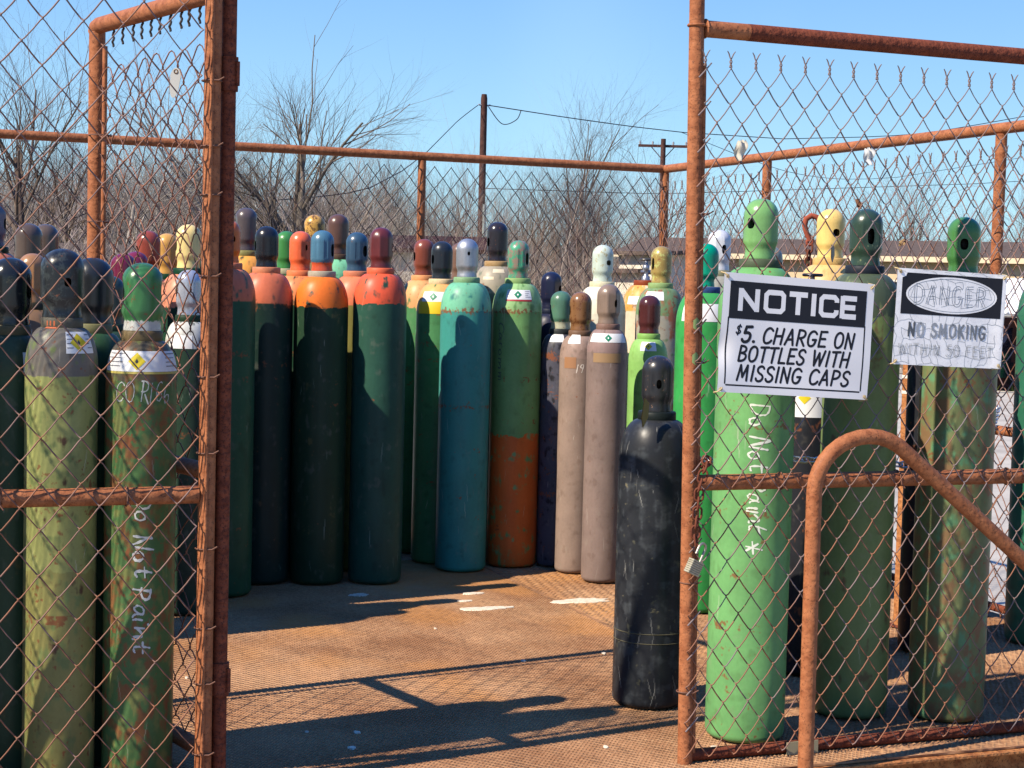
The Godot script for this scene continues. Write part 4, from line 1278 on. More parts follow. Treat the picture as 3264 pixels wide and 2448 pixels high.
func chalk(k: Cyl, text: String, deg: float, y_top: float, length: float, size: float, w: float, col: Color, down: bool):
	# by hand on the cylinder: running down it with the letters turned, or level round it
	var t := text_strokes(text, size, 0.06, 0.1)
	var f: float = length / t[0]
	var g := Geo.new()
	g.color = col
	var lift := 0.0012
	var put := func(p: Vector2, l: float):
		var yy: float
		var sx: float
		if down:
			yy = y_top - p.x * f
			sx = p.y - size * 0.4
		else:
			yy = y_top + p.y
			sx = (p.x - t[0] * 0.5) * f
		var th: float = k.facing - deg_to_rad(deg) - sx / k.R
		return [k.at(th, yy, l), k.normal(th, yy)]
	for ln0 in t[1]:
		var ln := PackedVector2Array()
		var jit := Vector2(rng.randf_range(-0.07, 0.07), rng.randf_range(-0.09, 0.09)) * size
		var tw := rng.randf_range(-0.12, 0.12)
		for p in ln0: ln.append(ln0[0] + (p - ln0[0]).rotated(tw) * rng.randf_range(0.96, 1.05) + jit)
		lift = 0.0005 + 0.00003 * (g.v.size() % 7)
		stroke(g, ln, w * rng.randf_range(0.75, 1.2), lift, put, true, 0.42)
	obj("chalk_writing", g.mesh(), mats["twig"], k.root)

# ------------------------------------------------------------------ signs
func plate(g: Geo, w: float, h: float, bend: Callable, z: float, nx := 24, ny := 16):
	for side in 2:
		var base := g.v.size()
		var zz := z if side == 0 else z - 0.0016
		for j in ny + 1:
			for i in nx + 1:
				var p := Vector2((float(i) / nx - 0.5) * w, (float(j) / ny - 0.5) * h)
				var q = bend.call(p, zz)
				g.put(q[0], q[1] if side == 0 else -q[1])
		for j in ny:
			for i in nx:
				var a := base + j * (nx + 1) + i
				if side == 0: g.quad(a, a + nx + 1, a + nx + 2, a + 1)
				else: g.quad(a, a + 1, a + nx + 2, a + nx + 1)
	var m := (nx + 1) * (ny + 1)
	var base2 := g.v.size() - m * 2
	var rim: Array = []
	for i in nx + 1: rim.append(i)
	for j in range(1, ny + 1): rim.append(j * (nx + 1) + nx)
	for i in range(nx - 1, -1, -1): rim.append(ny * (nx + 1) + i)
	for j in range(ny - 1, 0, -1): rim.append(j * (nx + 1))
	for k in rim.size():
		var a: int = base2 + rim[k]
		var b: int = base2 + rim[(k + 1) % rim.size()]
		g.quad(a, b, b + m, a + m)

func patch_on(g: Geo, pts: Array, lift: float, bend: Callable):
	# a filled convex outline laid on the sign, cut fine enough to follow its bends
	var c := Vector2.ZERO
	for p in pts: c += p
	c /= pts.size()
	var rings := 16
	var base := g.v.size()
	var q0 = bend.call(c, lift)
	g.put(q0[0], q0[1])
	var m := 0
	var edge: Array = []
	for k in pts.size():
		var a: Vector2 = pts[k]
		var b: Vector2 = pts[(k + 1) % pts.size()]
		var n := maxi(1, int(a.distance_to(b) / 0.01))
		for j in n: edge.append(a.lerp(b, float(j) / n))
	m = edge.size()
	for r in range(1, rings + 1):
		for e in edge:
			var q = bend.call(c.lerp(e, float(r) / rings), lift)
			g.put(q[0], q[1])
	for k in m:
		var j := (k + 1) % m
		g.tri(base, base + 1 + j, base + 1 + k)
		for r in rings - 1:
			var a0 := base + 1 + r * m
			g.quad(a0 + k, a0 + j, a0 + m + j, a0 + m + k)

func build_signs():
	var alu := mat("sign_metal", Color(0.64, 0.62, 0.605), 0.45, 0.0)
	var ink := mat("sign_ink", lin(34, 34, 42), 0.5)
	# --- notice
	var w := 0.462
	var h := 0.316
	var o := thing("notice_sign", "black and silver NOTICE sign about a charge for missing caps", "sign", V(2.405, 1.174, 4.05))
	o.scale = Vector3.ONE * 1.02
	o.rotation = Vector3(-0.02, 0.0, -0.048)
	var bend := func(p: Vector2, z: float):
		var f := func(q: Vector2) -> float:
			var d := 0.005 * exp(-pow((q.x + w * 0.5) / 0.03, 2) - pow((q.y + 0.045) / 0.04, 2))
			var c := 0.006 * exp(-pow((q.x + w * 0.5) / 0.10, 2))
			var b := 0.004 * sin(q.x * 7.0 + 0.6) + 0.0022 * sin(q.y * 21.0 + q.x * 9.0) * exp(-pow((q.y + 0.10) / 0.08, 2))
			return -d * 1.6 + c + b
		var z0: float = f.call(p)
		var dx: float = (f.call(p + Vector2(0.002, 0)) - z0) / 0.002
		var dy: float = (f.call(p + Vector2(0, 0.002)) - z0) / 0.002
		var nn := Vector3(-dx, -dy, 1).normalized()
		return [Vector3(p.x, p.y, z0) + nn * z, nn]
	var g := Geo.new()
	plate(g, w, h, bend, 0.0008, 46, 32)
	obj("sign_plate", g.mesh(), alu, o)
	g = Geo.new()
	patch_on(g, [Vector2(-0.211, 0.038), Vector2(0.208, 0.038), Vector2(0.208, 0.137), Vector2(-0.211, 0.137)], 0.0012, bend)
	obj("header_panel", g.mesh(), ink, o)
	g = Geo.new()
	var lift := 0.00095
	for ln in [[Vector2(-0.211, 0.04), Vector2(-0.211, -0.134)], [Vector2(-0.207, -0.138), Vector2(0.204, -0.138)], [Vector2(0.208, -0.134), Vector2(0.208, 0.04)]]:
		lift += 0.00001
		stroke(g, PackedVector2Array(ln), 0.0042, lift, bend)
	obj("border_line", g.mesh(), ink, o)
	# NOTICE in wide squared capitals
	g = Geo.new()
	var bold: Array = [
		[[0, 0], [0, 1]], [[0, 0.93], [0.82, 0.07]], [[0.82, 1], [0.82, 0]],
		[[1.5, 0.91], [2.0, 0.91], [2.12, 0.79], [2.12, 0.21], [2.0, 0.09], [1.38, 0.09], [1.26, 0.21], [1.26, 0.79], [1.38, 0.91], [1.52, 0.91]],
		[[2.4, 0.91], [3.3, 0.91]], [[2.85, 0.9], [2.85, 0]],
		[[3.62, 1], [3.62, 0]],
		[[4.78, 0.68], [4.78, 0.79], [4.66, 0.91], [4.12, 0.91], [4.0, 0.79], [4.0, 0.21], [4.12, 0.09], [4.66, 0.09], [4.78, 0.21], [4.78, 0.34]],
		[[5.08, 1], [5.08, 0]], [[5.08, 0.91], [5.8, 0.91]], [[5.08, 0.5], [5.74, 0.5]], [[5.08, 0.09], [5.8, 0.09]],
	]
	lift = 0.0014
	for ln in bold:
		var q := PackedVector2Array()
		for p in ln: q.append(Vector2(-0.178 + p[0] * 0.0612, 0.059 + p[1] * 0.060))
		lift = 0.00145 + 0.00002 * (g.v.size() % 7)
		stroke(g, q, 0.0142, lift, bend, false)
	obj("lettering", g.mesh(), alu, o)
	g = Geo.new()
	lift = 0.0011
	var lines := [["$", 0.022, -0.186, -0.002, 0.0042, 0.026], ["5.", 0.041, -0.168, -0.022, 0.0084, 0.041], ["CHARGE ON", 0.041, -0.104, -0.022, 0.0068, 0.036], ["BOTTLES WITH", 0.040, -0.176, -0.073, 0.0068, 0.036], ["MISSING CAPS", 0.040, -0.176, -0.124, 0.0068, 0.036]]
	var wid := [0.018, 0.052, 0.284, 0.346, 0.35]
	for i in lines.size():
		var L: Array = lines[i]
		var t := text_strokes(L[0], L[1], 0.14, 0.16)
		var fx: float = wid[i] / t[0]
		for ln in t[1]:
			var q := PackedVector2Array()
			for p in ln: q.append(Vector2(L[2] + p.x * fx, L[3] + p.y))
			lift = 0.00102 + 0.00002 * (g.v.size() % 7)
			stroke(g, q, L[4], lift, bend)
	obj("lettering", g.mesh(), ink, o)
	for c in [Vector2(-0.222, 0.148), Vector2(0.222, 0.148), Vector2(-0.222, -0.15), Vector2(0.222, -0.15)]:
		sign_wire(o, c, bend)
	# --- danger, its paint cracked and bleached
	w = 0.358
	h = 0.266
	var pale := tri_mat("bleached", mottle(256, Color(0.76, 0.74, 0.71), Color(0.64, 0.62, 0.6), Color(0.4, 0.4, 0.4), 0.2, 0.3, 97), 5.0, 0.5)
	var o2 := thing("danger_sign", "white weathered danger sign with cracked paint and faded words", "sign", V(2.902, 1.231, 4.052))
	o2.scale = Vector3.ONE * 1.015
	o2.rotation = Vector3(0.0, 0.0, -0.033)
	var w2 := w
	var bend2 := func(p: Vector2, z: float):
		var f := func(q: Vector2) -> float: return 0.003 * sin(q.x * 8.0 + 1.0) + 0.004 * exp(-pow((q.x - w2 * 0.5) / 0.03, 2)) - 0.002 * exp(-pow((q.x + w2 * 0.5) / 0.02, 2) - pow((q.y - 0.13) / 0.02, 2))
		var z0: float = f.call(p)
		var dx: float = (f.call(p + Vector2(0.002, 0)) - z0) / 0.002
		var nn := Vector3(-dx, 0, 1).normalized()
		return [Vector3(p.x, p.y, z0) + nn * z, nn]
	g = Geo.new()
	plate(g, w, h, bend2, 0.0008, 30, 20)
	obj("sign_plate", g.mesh(), pale, o2)
	g = Geo.new()
	patch_on(g, [Vector2(-0.163, 0.008), Vector2(0.166, 0.008), Vector2(0.166, 0.122), Vector2(-0.148, 0.122), Vector2(-0.152, 0.112), Vector2(-0.163, 0.108)], 0.0012, bend2)
	obj("header_panel", g.mesh(), ink, o2)
	var oval: Array = []
	for k in 40: oval.append(Vector2(0.001 + cos(TAU * k / 40) * 0.150, 0.065 + sin(TAU * k / 40) * 0.051))
	g = Geo.new()
	patch_on(g, oval, 0.0015, bend2)
	obj("oval_panel", g.mesh(), pale, o2)
	g = Geo.new()
	g.color = lin(120, 128, 134)
	lift = 0.0017
	var ring2 := PackedVector2Array()
	for k in 41: ring2.append(Vector2(0.001 + cos(TAU * k / 40) * 0.143, 0.065 + sin(TAU * k / 40) * 0.0455))
	stroke(g, ring2, 0.0011, lift, bend2)
	# bleached letters: only the edges of their paint still show
	var words := [["DANGER", 0.052, -0.122, 0.038, 0.245, 0.0013], ["WITHIN 50 FEET", 0.030, -0.160, -0.104, 0.315, 0.0010]]
	for L in words:
		var t := text_strokes(L[0], L[1], 0.2, 0.0)
		var fx: float = L[4] / t[0]
		for ln in t[1]:
			for sd in ([0.0034, -0.0034] if L[0] == "DANGER" else [0.0022, -0.0022]):
				var q := PackedVector2Array()
				for i in ln.size():
					var p: Vector2 = ln[i]
					var dd: Vector2 = (ln[mini(i + 1, ln.size() - 1)] - ln[maxi(i - 1, 0)]).normalized()
					q.append(Vector2(L[2] + p.x * fx, L[3] + p.y) + Vector2(-dd.y, dd.x) * sd)
				lift = 0.0017 + 0.00002 * (g.v.size() % 9)
				stroke(g, q, L[5], lift, bend2)
	obj("faded_lettering", g.mesh(), mats["vc"], o2)
	g = Geo.new()
	var tt := text_strokes("NO SMOKING", 0.036, 0.2, 0.0)
	var f2: float = 0.262 / tt[0]
	for ln in tt[1]:
		var q := PackedVector2Array()
		for p in ln: q.append(Vector2(-0.134 + p.x * f2, -0.052 + p.y))
		lift = 0.0017 + 0.00002 * (g.v.size() % 9)
		var m := (q[0].x + 0.134) / 0.262
		var grey: float = lerpf(196, 118, m) if m > 0.12 else 96.0
		g.color = lin(grey, grey + 4, grey + 8)
		stroke(g, q, 0.0062, lift, bend2, true, 0.35)
	obj("lettering", g.mesh(), mats["vc"], o2)
	# cracks: a net of short hairlines
	g = Geo.new()
	g.color = lin(146, 152, 156)
	var nx := 15
	var ny := 11
	var node := func(i: int, j: int) -> Vector2:
		return Vector2((float(i) / nx - 0.5) * w2 * 0.98 + 0.006 * sin(i * 12.9 + j * 78.2), (float(j) / ny - 0.5) * 0.258 + 0.005 * sin(i * 39.3 + j * 11.1))
	for i in nx + 1:
		for j in ny + 1:
			var p: Vector2 = node.call(i, j)
			for e in [[1, 0], [0, 1]]:
				if i + e[0] > nx or j + e[1] > ny or rng.randf() < 0.25: continue
				var q: Vector2 = node.call(i + e[0], j + e[1])
				if (p.y > 0.006 and p.y < 0.125) and (pow(p.x / 0.15, 2) + pow((p.y - 0.065) / 0.05, 2) > 0.9 or pow(q.x / 0.15, 2) + pow((q.y - 0.065) / 0.05, 2) > 0.9): continue
				var mid := p.lerp(q, 0.5) + Vector2(rng.randf_range(-0.003, 0.003), rng.randf_range(-0.003, 0.003))
				lift = (0.0017 if p.y > 0.005 else 0.0011) + 0.00001 * (g.v.size() % 7)
				stroke(g, PackedVector2Array([p, mid, q]), 0.0009, lift, bend2, false)
	obj("paint_cracks", g.mesh(), mats["vc"], o2).set_meta("kind", "stuff")
	for c in [Vector2(-0.17, 0.124), Vector2(0.17, 0.124), Vector2(-0.17, -0.124), Vector2(0.17, -0.124)]:
		sign_wire(o2, c, bend2)

func sign_wire(o: Node3D, c: Vector2, bend: Callable):
	var g := Geo.new()
	g.color = lin(206, 182, 132)
	var q = bend.call(c, 0.002)
	var p: Vector3 = q[0]
	var s := signf(c.x)
	var u := signf(c.y)
	g.tube(PackedVector3Array([p + Vector3(-s * 0.004, -u * 0.004, 0.001), p + Vector3(0, 0, 0.004), p + Vector3(s * 0.008, u * 0.007, 0.001), p + Vector3(s * 0.010, u * 0.010, -0.018), p + Vector3(s * 0.002, u * 0.012, -0.03)]), PackedFloat32Array([0.0017, 0.0019, 0.0019, 0.0019, 0.0017]), 6)
	g.ring(p + Vector3(0, 0, 0.001), Vector3(0, 0, 1), 0.004, 0.0012, 10, 5)
	obj("fixing_wire", g.mesh(), mats["wire"], o)

# ------------------------------------------------------------------ small things
func link_shape(len: float, wid: float, r: float) -> ArrayMesh:
	# one oval chain link in the xy plane
	var g := Geo.new()
	var p := PackedVector3Array()
	var rr := PackedFloat32Array()
	var st := len * 0.5 - wid * 0.5
	for k in 21:
		var an := TAU * k / 20.0
		p.append(Vector3(cos(an) * wid * 0.5, sin(an) * wid * 0.5 + (st if sin(an) > 0 else -st), 0)); rr.append(r)
	g.color = Color(1, 1, 1)
	g.tube(p, rr, 6, false)
	return g.mesh()

func chain(o: Node3D, path: PackedVector3Array, pitch: float, m: Mesh, material: Material):
	# links along a polyline, every other one turned a quarter
	var i := 0
	var left := 0.0
	for k in path.size() - 1:
		var a := path[k]
		var b := path[k + 1]
		var L := a.distance_to(b)
		var d := (b - a) / L
		var t := left
		while t <= L:
			var n := Vector3(0, 0, 1) if absf(d.z) < 0.8 else Vector3.RIGHT
			n = (n - d * n.dot(d)).normalized()
			n = n.rotated(d, 0.5 + (PI / 2 if i % 2 == 1 else 0.0) + rng.randf_range(-0.15, 0.15))
			var mi := obj("chain_link", m, material, o)
			mi.transform = Transform3D(Basis(d.cross(n), d, n), a + d * t)
			t += pitch
			i += 1
		left = t - L

func build_small_things():
	# chain and open padlock on the right gate post
	var rusty: StandardMaterial3D = mats["tinted"].duplicate()
	rusty.vertex_color_use_as_albedo = false
	rusty.albedo_color = lin(122, 70, 52).linear_to_srgb()
	rusty.roughness = 0.8
	mats["rust_chain"] = rusty
	var lm := link_shape(0.036, 0.023, 0.0034)
	var o := thing("gate_chain", "short rusty chain looped on the right gate post above the middle rail", "chain")
	var pa := V(2.086, 0.845, 3.955)
	chain(o, PackedVector3Array([V(2.150, 0.81, 4.10), V(2.150, 0.84, 4.066), V(2.135, 0.82, 4.046), V(2.124, 0.77, 4.052), V(2.122, 0.69, 4.058), V(2.116, 0.63, 4.054), V(2.118, 0.612, 4.05)]), 0.0255, lm, rusty)
	o = thing("padlock", "open laminated steel padlock hanging from the rusty gate chain", "padlock", V(2.112, 0.556, 4.044), 0.3)
	o.rotation = Vector3(0.1, 0.25, -0.42)
	var steel := tri_mat("lock_steel", mottle(256, lin(206, 200, 176), lin(168, 158, 132), lin(96, 84, 66), 0.3, 0.35, 101), 9.0, 0.45)
	steel.metallic = 0.35
	for k in 7:
		var pl := Geo.new()
		pl.box(Vector3(-0.0215, -0.025 + k * 0.0057, -0.0105), Vector3(0.0215, -0.0205 + k * 0.0057 + 0.0008, 0.0105), Transform3D.IDENTITY, 0.0012)
		obj("laminated_plate", pl.mesh(), steel, o)
	var g := Geo.new()
	var sp := PackedVector3Array()
	var sr := PackedFloat32Array()
	sp.append(Vector3(0.0125, 0.012, 0)); sp.append(Vector3(0.0125, 0.047, 0))
	for k in 9:
		var an := PI * k / 8.0
		sp.append(Vector3(cos(an) * 0.0145 - 0.002, 0.049 + sin(an) * 0.0145, 0.0005 * k))
	sp.append(Vector3(-0.0165, 0.03, 0.004))
	for k in sp.size(): sr.append(0.0038)
	g.color = lin(200, 196, 186)
	g.tube(sp, sr, 10)
	var sh := StandardMaterial3D.new()
	sh.albedo_color = lin(190, 184, 170).linear_to_srgb()
	sh.metallic = 0.7
	sh.roughness = 0.4
	obj("shackle", g.mesh(), sh, o)
	# bright restraint chain behind the big green cylinders
	var zinc := StandardMaterial3D.new()
	zinc.albedo_color = Color(0.72, 0.72, 0.72)
	zinc.metallic = 0.8
	zinc.roughness = 0.35
	o = thing("restraint_chain", "bright silver chain running behind the big green cylinders at waist height", "chain")
	chain(o, PackedVector3Array([V(2.303, 0.60, 4.47), V(2.304, 0.79, 4.47), V(2.316, 0.797, 4.45), V(2.42, 0.785, 4.50), V(2.74, 0.775, 4.60), V(2.83, 0.77, 4.60), V(3.2, 0.76, 4.46), V(3.5, 0.74, 4.8), V(4.0, 0.77, 5.3), V(4.27, 0.86, 5.62)]), 0.027, link_shape(0.036, 0.022, 0.0036), zinc)
	# grab hook and chain on the side fence
	o = thing("chain_hook", "rusty grab hook and chain hung on the right side fence mesh", "hook", V(4.235, 1.56, 7.05), -0.37)
	g = Geo.new()
	var hp := PackedVector3Array([Vector3(0.004, -0.02, 0), Vector3(-0.012, 0.016, 0), Vector3(-0.022, 0.05, 0), Vector3(-0.016, 0.082, 0), Vector3(0.008, 0.098, 0), Vector3(0.034, 0.092, 0), Vector3(0.05, 0.068, 0), Vector3(0.052, 0.044, 0), Vector3(0.048, 0.022, 0)])
	g.tube(hp, PackedFloat32Array([0.011, 0.0125, 0.0135, 0.0145, 0.0145, 0.0135, 0.012, 0.009, 0.003]), 10)
	g.ring(Vector3(0.004, -0.028, 0), Vector3(0, 0, 1), 0.0125, 0.0075, 16, 8)
	var hookm: StandardMaterial3D = rusty.duplicate()
	hookm.albedo_color = lin(176, 92, 70).linear_to_srgb()
	obj("hook", g.mesh(), hookm, o)
	chain(o, PackedVector3Array([Vector3(0.004, -0.055, 0), Vector3(-0.002, -0.16, 0.004), Vector3(-0.012, -0.34, 0.0), Vector3(-0.018, -0.52, 0.0)]), 0.034, link_shape(0.047, 0.03, 0.0055), rusty)
	# rags and scraps caught in the mesh
	rag(V(2.222, 1.672, 4.058), 0.032, 0.055, "small cream rag scrap caught in the mesh nearest the right gate post", lin(240, 230, 208), 0.5)
	rag(V(2.618, 1.676, 4.058), 0.030, 0.046, "small white rag scrap caught in the mesh above the cream cap", lin(244, 244, 240), -0.3)
	rag(V(4.28, 1.70, 6.72), 0.03, 0.05, "dead brown leaf caught high in the side fence mesh", lin(120, 88, 66), 0.2, "leaf")
	rag(V(4.28, 1.52, 6.35), 0.05, 0.022, "dry tan leaf caught in the side fence mesh above the cream cap", lin(160, 132, 98), 0.0, "leaf")
	# plastic tag on the gate
	o = thing("plastic_tag", "grey white plastic tag hanging in the gate mesh", "tag", V(0.79, 1.81, 4.54), YAW)
	g = Geo.new()
	var m := 26
	for side in 2:
		var z := 0.0012 if side == 0 else -0.0012
		var pts: Array = []
		for k in m:
			var an := TAU * k / m
			var y := sin(an)
			pts.append(Vector3(cos(an) * (0.016 if y > 0.3 else 0.013) + 0.004 * y, y * 0.036 * (1.0 if y > 0 else 1.2), z + 0.003 * y * y))
		if side == 1: pts.reverse()
		g.face(pts, Vector3(0, 0, 1.0 if side == 0 else -1.0))
	obj("tag_body", g.mesh(), mat("plastic", lin(214, 214, 208), 0.4), o)
	g = Geo.new(); g.ring(Vector3(0.003, 0.026, 0.003), Vector3(0, 0, 1), 0.005, 0.0016, 14, 5); obj("eyelet", g.mesh(), mat("eyelet", lin(120, 90, 60), 0.5), o)
	# brass tags on two cylinders
	o = thing("brass_tag", "brass tag leaning on the neck of the short black cylinder", "tag", V(2.225, 0.875, 4.625))
	tag_leaf(o, lin(150, 128, 66), 0.045, 0.088, -0.32)
	o = thing("brass_tag", "grey metal tag hanging before the cream capped cylinder", "tag", V(3.16, 1.40, 5.10))
	tag_leaf(o, lin(150, 144, 130), 0.034, 0.062, -0.1)
	# flattened post of the inner stop, taped in white
	o = thing("stop_post", "rusty tan square post with white tape bands behind the danger sign", "post", V(3.815, 0.0045, 5.57), 0.42)
	g = Geo.new()
	g.box(Vector3(-0.024, 0, -0.018), Vector3(0.024, 1.22, 0.018), Transform3D.IDENTITY, 0.004)
	obj("upright", g.mesh(), mats["channel"], o)
	g = Geo.new()
	g.box(Vector3(-0.05, 0, -0.045), Vector3(0.05, 0.006, 0.045), Transform3D.IDENTITY, 0.002)
	obj("base_plate", g.mesh(), mats["rusty_pipe"], o)
	for y in [0.965, 0.905]:
		g = Geo.new()
		g.box(Vector3(-0.0255, y, -0.0195), Vector3(0.0255, y + 0.018, 0.0195), Transform3D.IDENTITY, 0.004)
		obj("tape_band", g.mesh(), mat("tape", lin(246, 236, 220), 0.6), o)

func tag_leaf(o: Node3D, c: Color, w: float, h: float, lean: float):
	var g := Geo.new()
	var t := Transform3D(Basis(Vector3(0, 0, 1), lean).rotated(Vector3(0, 1, 0), 0.6), Vector3.ZERO)
	var pts := [Vector3(-w * 0.5, h, 0), Vector3(-w * 0.42, h * 0.3, 0), Vector3(0, 0, 0), Vector3(w * 0.4, h * 0.45, 0), Vector3(w * 0.18, h * 0.92, 0)]
	var fr: Array = []
	var bk: Array = []
	for p in pts:
		fr.append(t * (p + Vector3(0, 0, 0.001)))
		bk.append(t * (p - Vector3(0, 0, 0.001)))
	g.face(fr, t.basis * Vector3(0, 0, 1))
	bk.reverse()
	g.face(bk, t.basis * Vector3(0, 0, -1))
	var m := StandardMaterial3D.new()
	m.albedo_color = c.linear_to_srgb()
	m.metallic = 0.4
	m.roughness = 0.5
	obj("tag_plate", g.mesh(), m, o)

func rag(at: Vector3, w: float, h: float, label: String, c: Color, lean: float, called := "rag"):
	var g := Geo.new()
	g.color = c
	var nx := 8
	var ny := 10
	for side in 2:
		var base := g.v.size()
		for j in ny + 1:
			for i in nx + 1:
				var u := float(i) / nx - 0.5
				var v := float(j) / ny
				var ww := w * (0.35 + 0.75 * sin(v * 2.6 + 0.3))
				if called == "leaf": ww = w * sin(clampf(v, 0.03, 0.97) * PI)
				var z := 0.006 * sin(u * 9.0 + v * 4.0) + 0.004 * cos(v * 9.0) + (0.0007 if side == 0 else -0.0007)
				var nn := Vector3(-0.5 * cos(u * 9.0 + v * 4.0), 0.3 * sin(v * 9.0), 1).normalized()
				g.put(Vector3(u * ww + lean * (v - 1.0) * w * 0.5, (v - 1.0) * h + 0.012 * u * sin(i * 2.4), z), nn if side == 0 else -nn)
		for j in ny:
			for i in nx:
				var a := base + j * (nx + 1) + i
				if side == 0: g.quad(a, a + nx + 1, a + nx + 2, a + 1)
				else: g.quad(a, a + 1, a + nx + 2, a + nx + 1)
	var o := obj(called, g.mesh(), mats["twig"])
	o.position = at + Vector3(0, h * 0.5, 0)
	if called == "leaf": o.rotation = Vector3(0, -1.2, 0.6)
	tag(o, label, called)

# ------------------------------------------------------------------ trees, houses, poles
func branch(g: Geo, tw: Geo, p: Vector3, d: Vector3, L: float, r: float, depth: int, q: Dictionary):
	var segs := 4 if depth < 2 else 3
	var pts := PackedVector3Array([p])
	var rr := PackedFloat32Array([r])
	var cl: Array = []
	var wig: float = q.wig
	var tip: float = 0.45 if depth < int(q.depth) else 0.3
	for k in segs:
		d = (d + Vector3(rng.randf_range(-wig, wig), rng.randf_range(-wig, wig) * 0.6 + float(q.up), rng.randf_range(-wig, wig))).normalized()
		p = p + d * L / segs
		pts.append(p)
		rr.append(lerpf(r, r * tip, float(k + 1) / segs))
	var tint: Color = q.c1.lerp(q.c2, rng.randf())
	for k in pts.size(): cl.append(tint)
	if depth <= 1: g.tube(pts, rr, 8 if depth == 0 else 6, true, cl)
	else: tw.tube(pts, rr, 4 if depth == 2 else 3, false, cl)
	if depth >= int(q.depth): return
	var n: int = q.kids[mini(depth, q.kids.size() - 1)]
	for k in n:
		var t := lerpf(float(q.from[mini(depth, q.from.size() - 1)]), 1.0, (k + rng.randf()) / n)
		var f := t * segs
		var i := mini(int(f), segs - 1)
		var at := pts[i].lerp(pts[i + 1], f - i)
		var ax := (pts[i + 1] - pts[i]).normalized()
		var side := ax.cross(Vector3(rng.randf_range(-1, 1), rng.randf_range(-1, 1), rng.randf_range(-1, 1))).normalized()
		var sp: float = q.spread * rng.randf_range(0.6, 1.2)
		var nd := (ax + side * sp).normalized()
		branch(g, tw, at, nd, L * rng.randf_range(0.45, 0.8) * float(q.short), lerpf(r, r * tip, t) * rng.randf_range(0.42, 0.62), depth + 1, q)

func tree(called: String, label: String, at: Vector3, H: float, r: float, q: Dictionary, sd: int, group := "bare winter trees behind the cage") -> Node3D:
	rng.seed = sd
	var o := thing(called, label, "tree", at, 0.0, group)
	var g := Geo.new()
	var tw := Geo.new()
	var stems: int = pick(q, "stems", 1)
	for s in stems:
		var an := TAU * s / stems + rng.randf()
		var off := Vector3(cos(an), 0, sin(an)) * (0.0 if stems == 1 else 0.3)
		branch(g, tw, off, (Vector3.UP + off * rng.randf_range(0.4, 1.0) + pick(q, "lean", Vector3.ZERO)).normalized(), H * rng.randf_range(0.85, 1.05) * 0.6, r, 0, q)
	obj("trunk", g.mesh(), mats["twig"], o)
	obj("crown", tw.mesh(), mats["twig"], o)
	return o

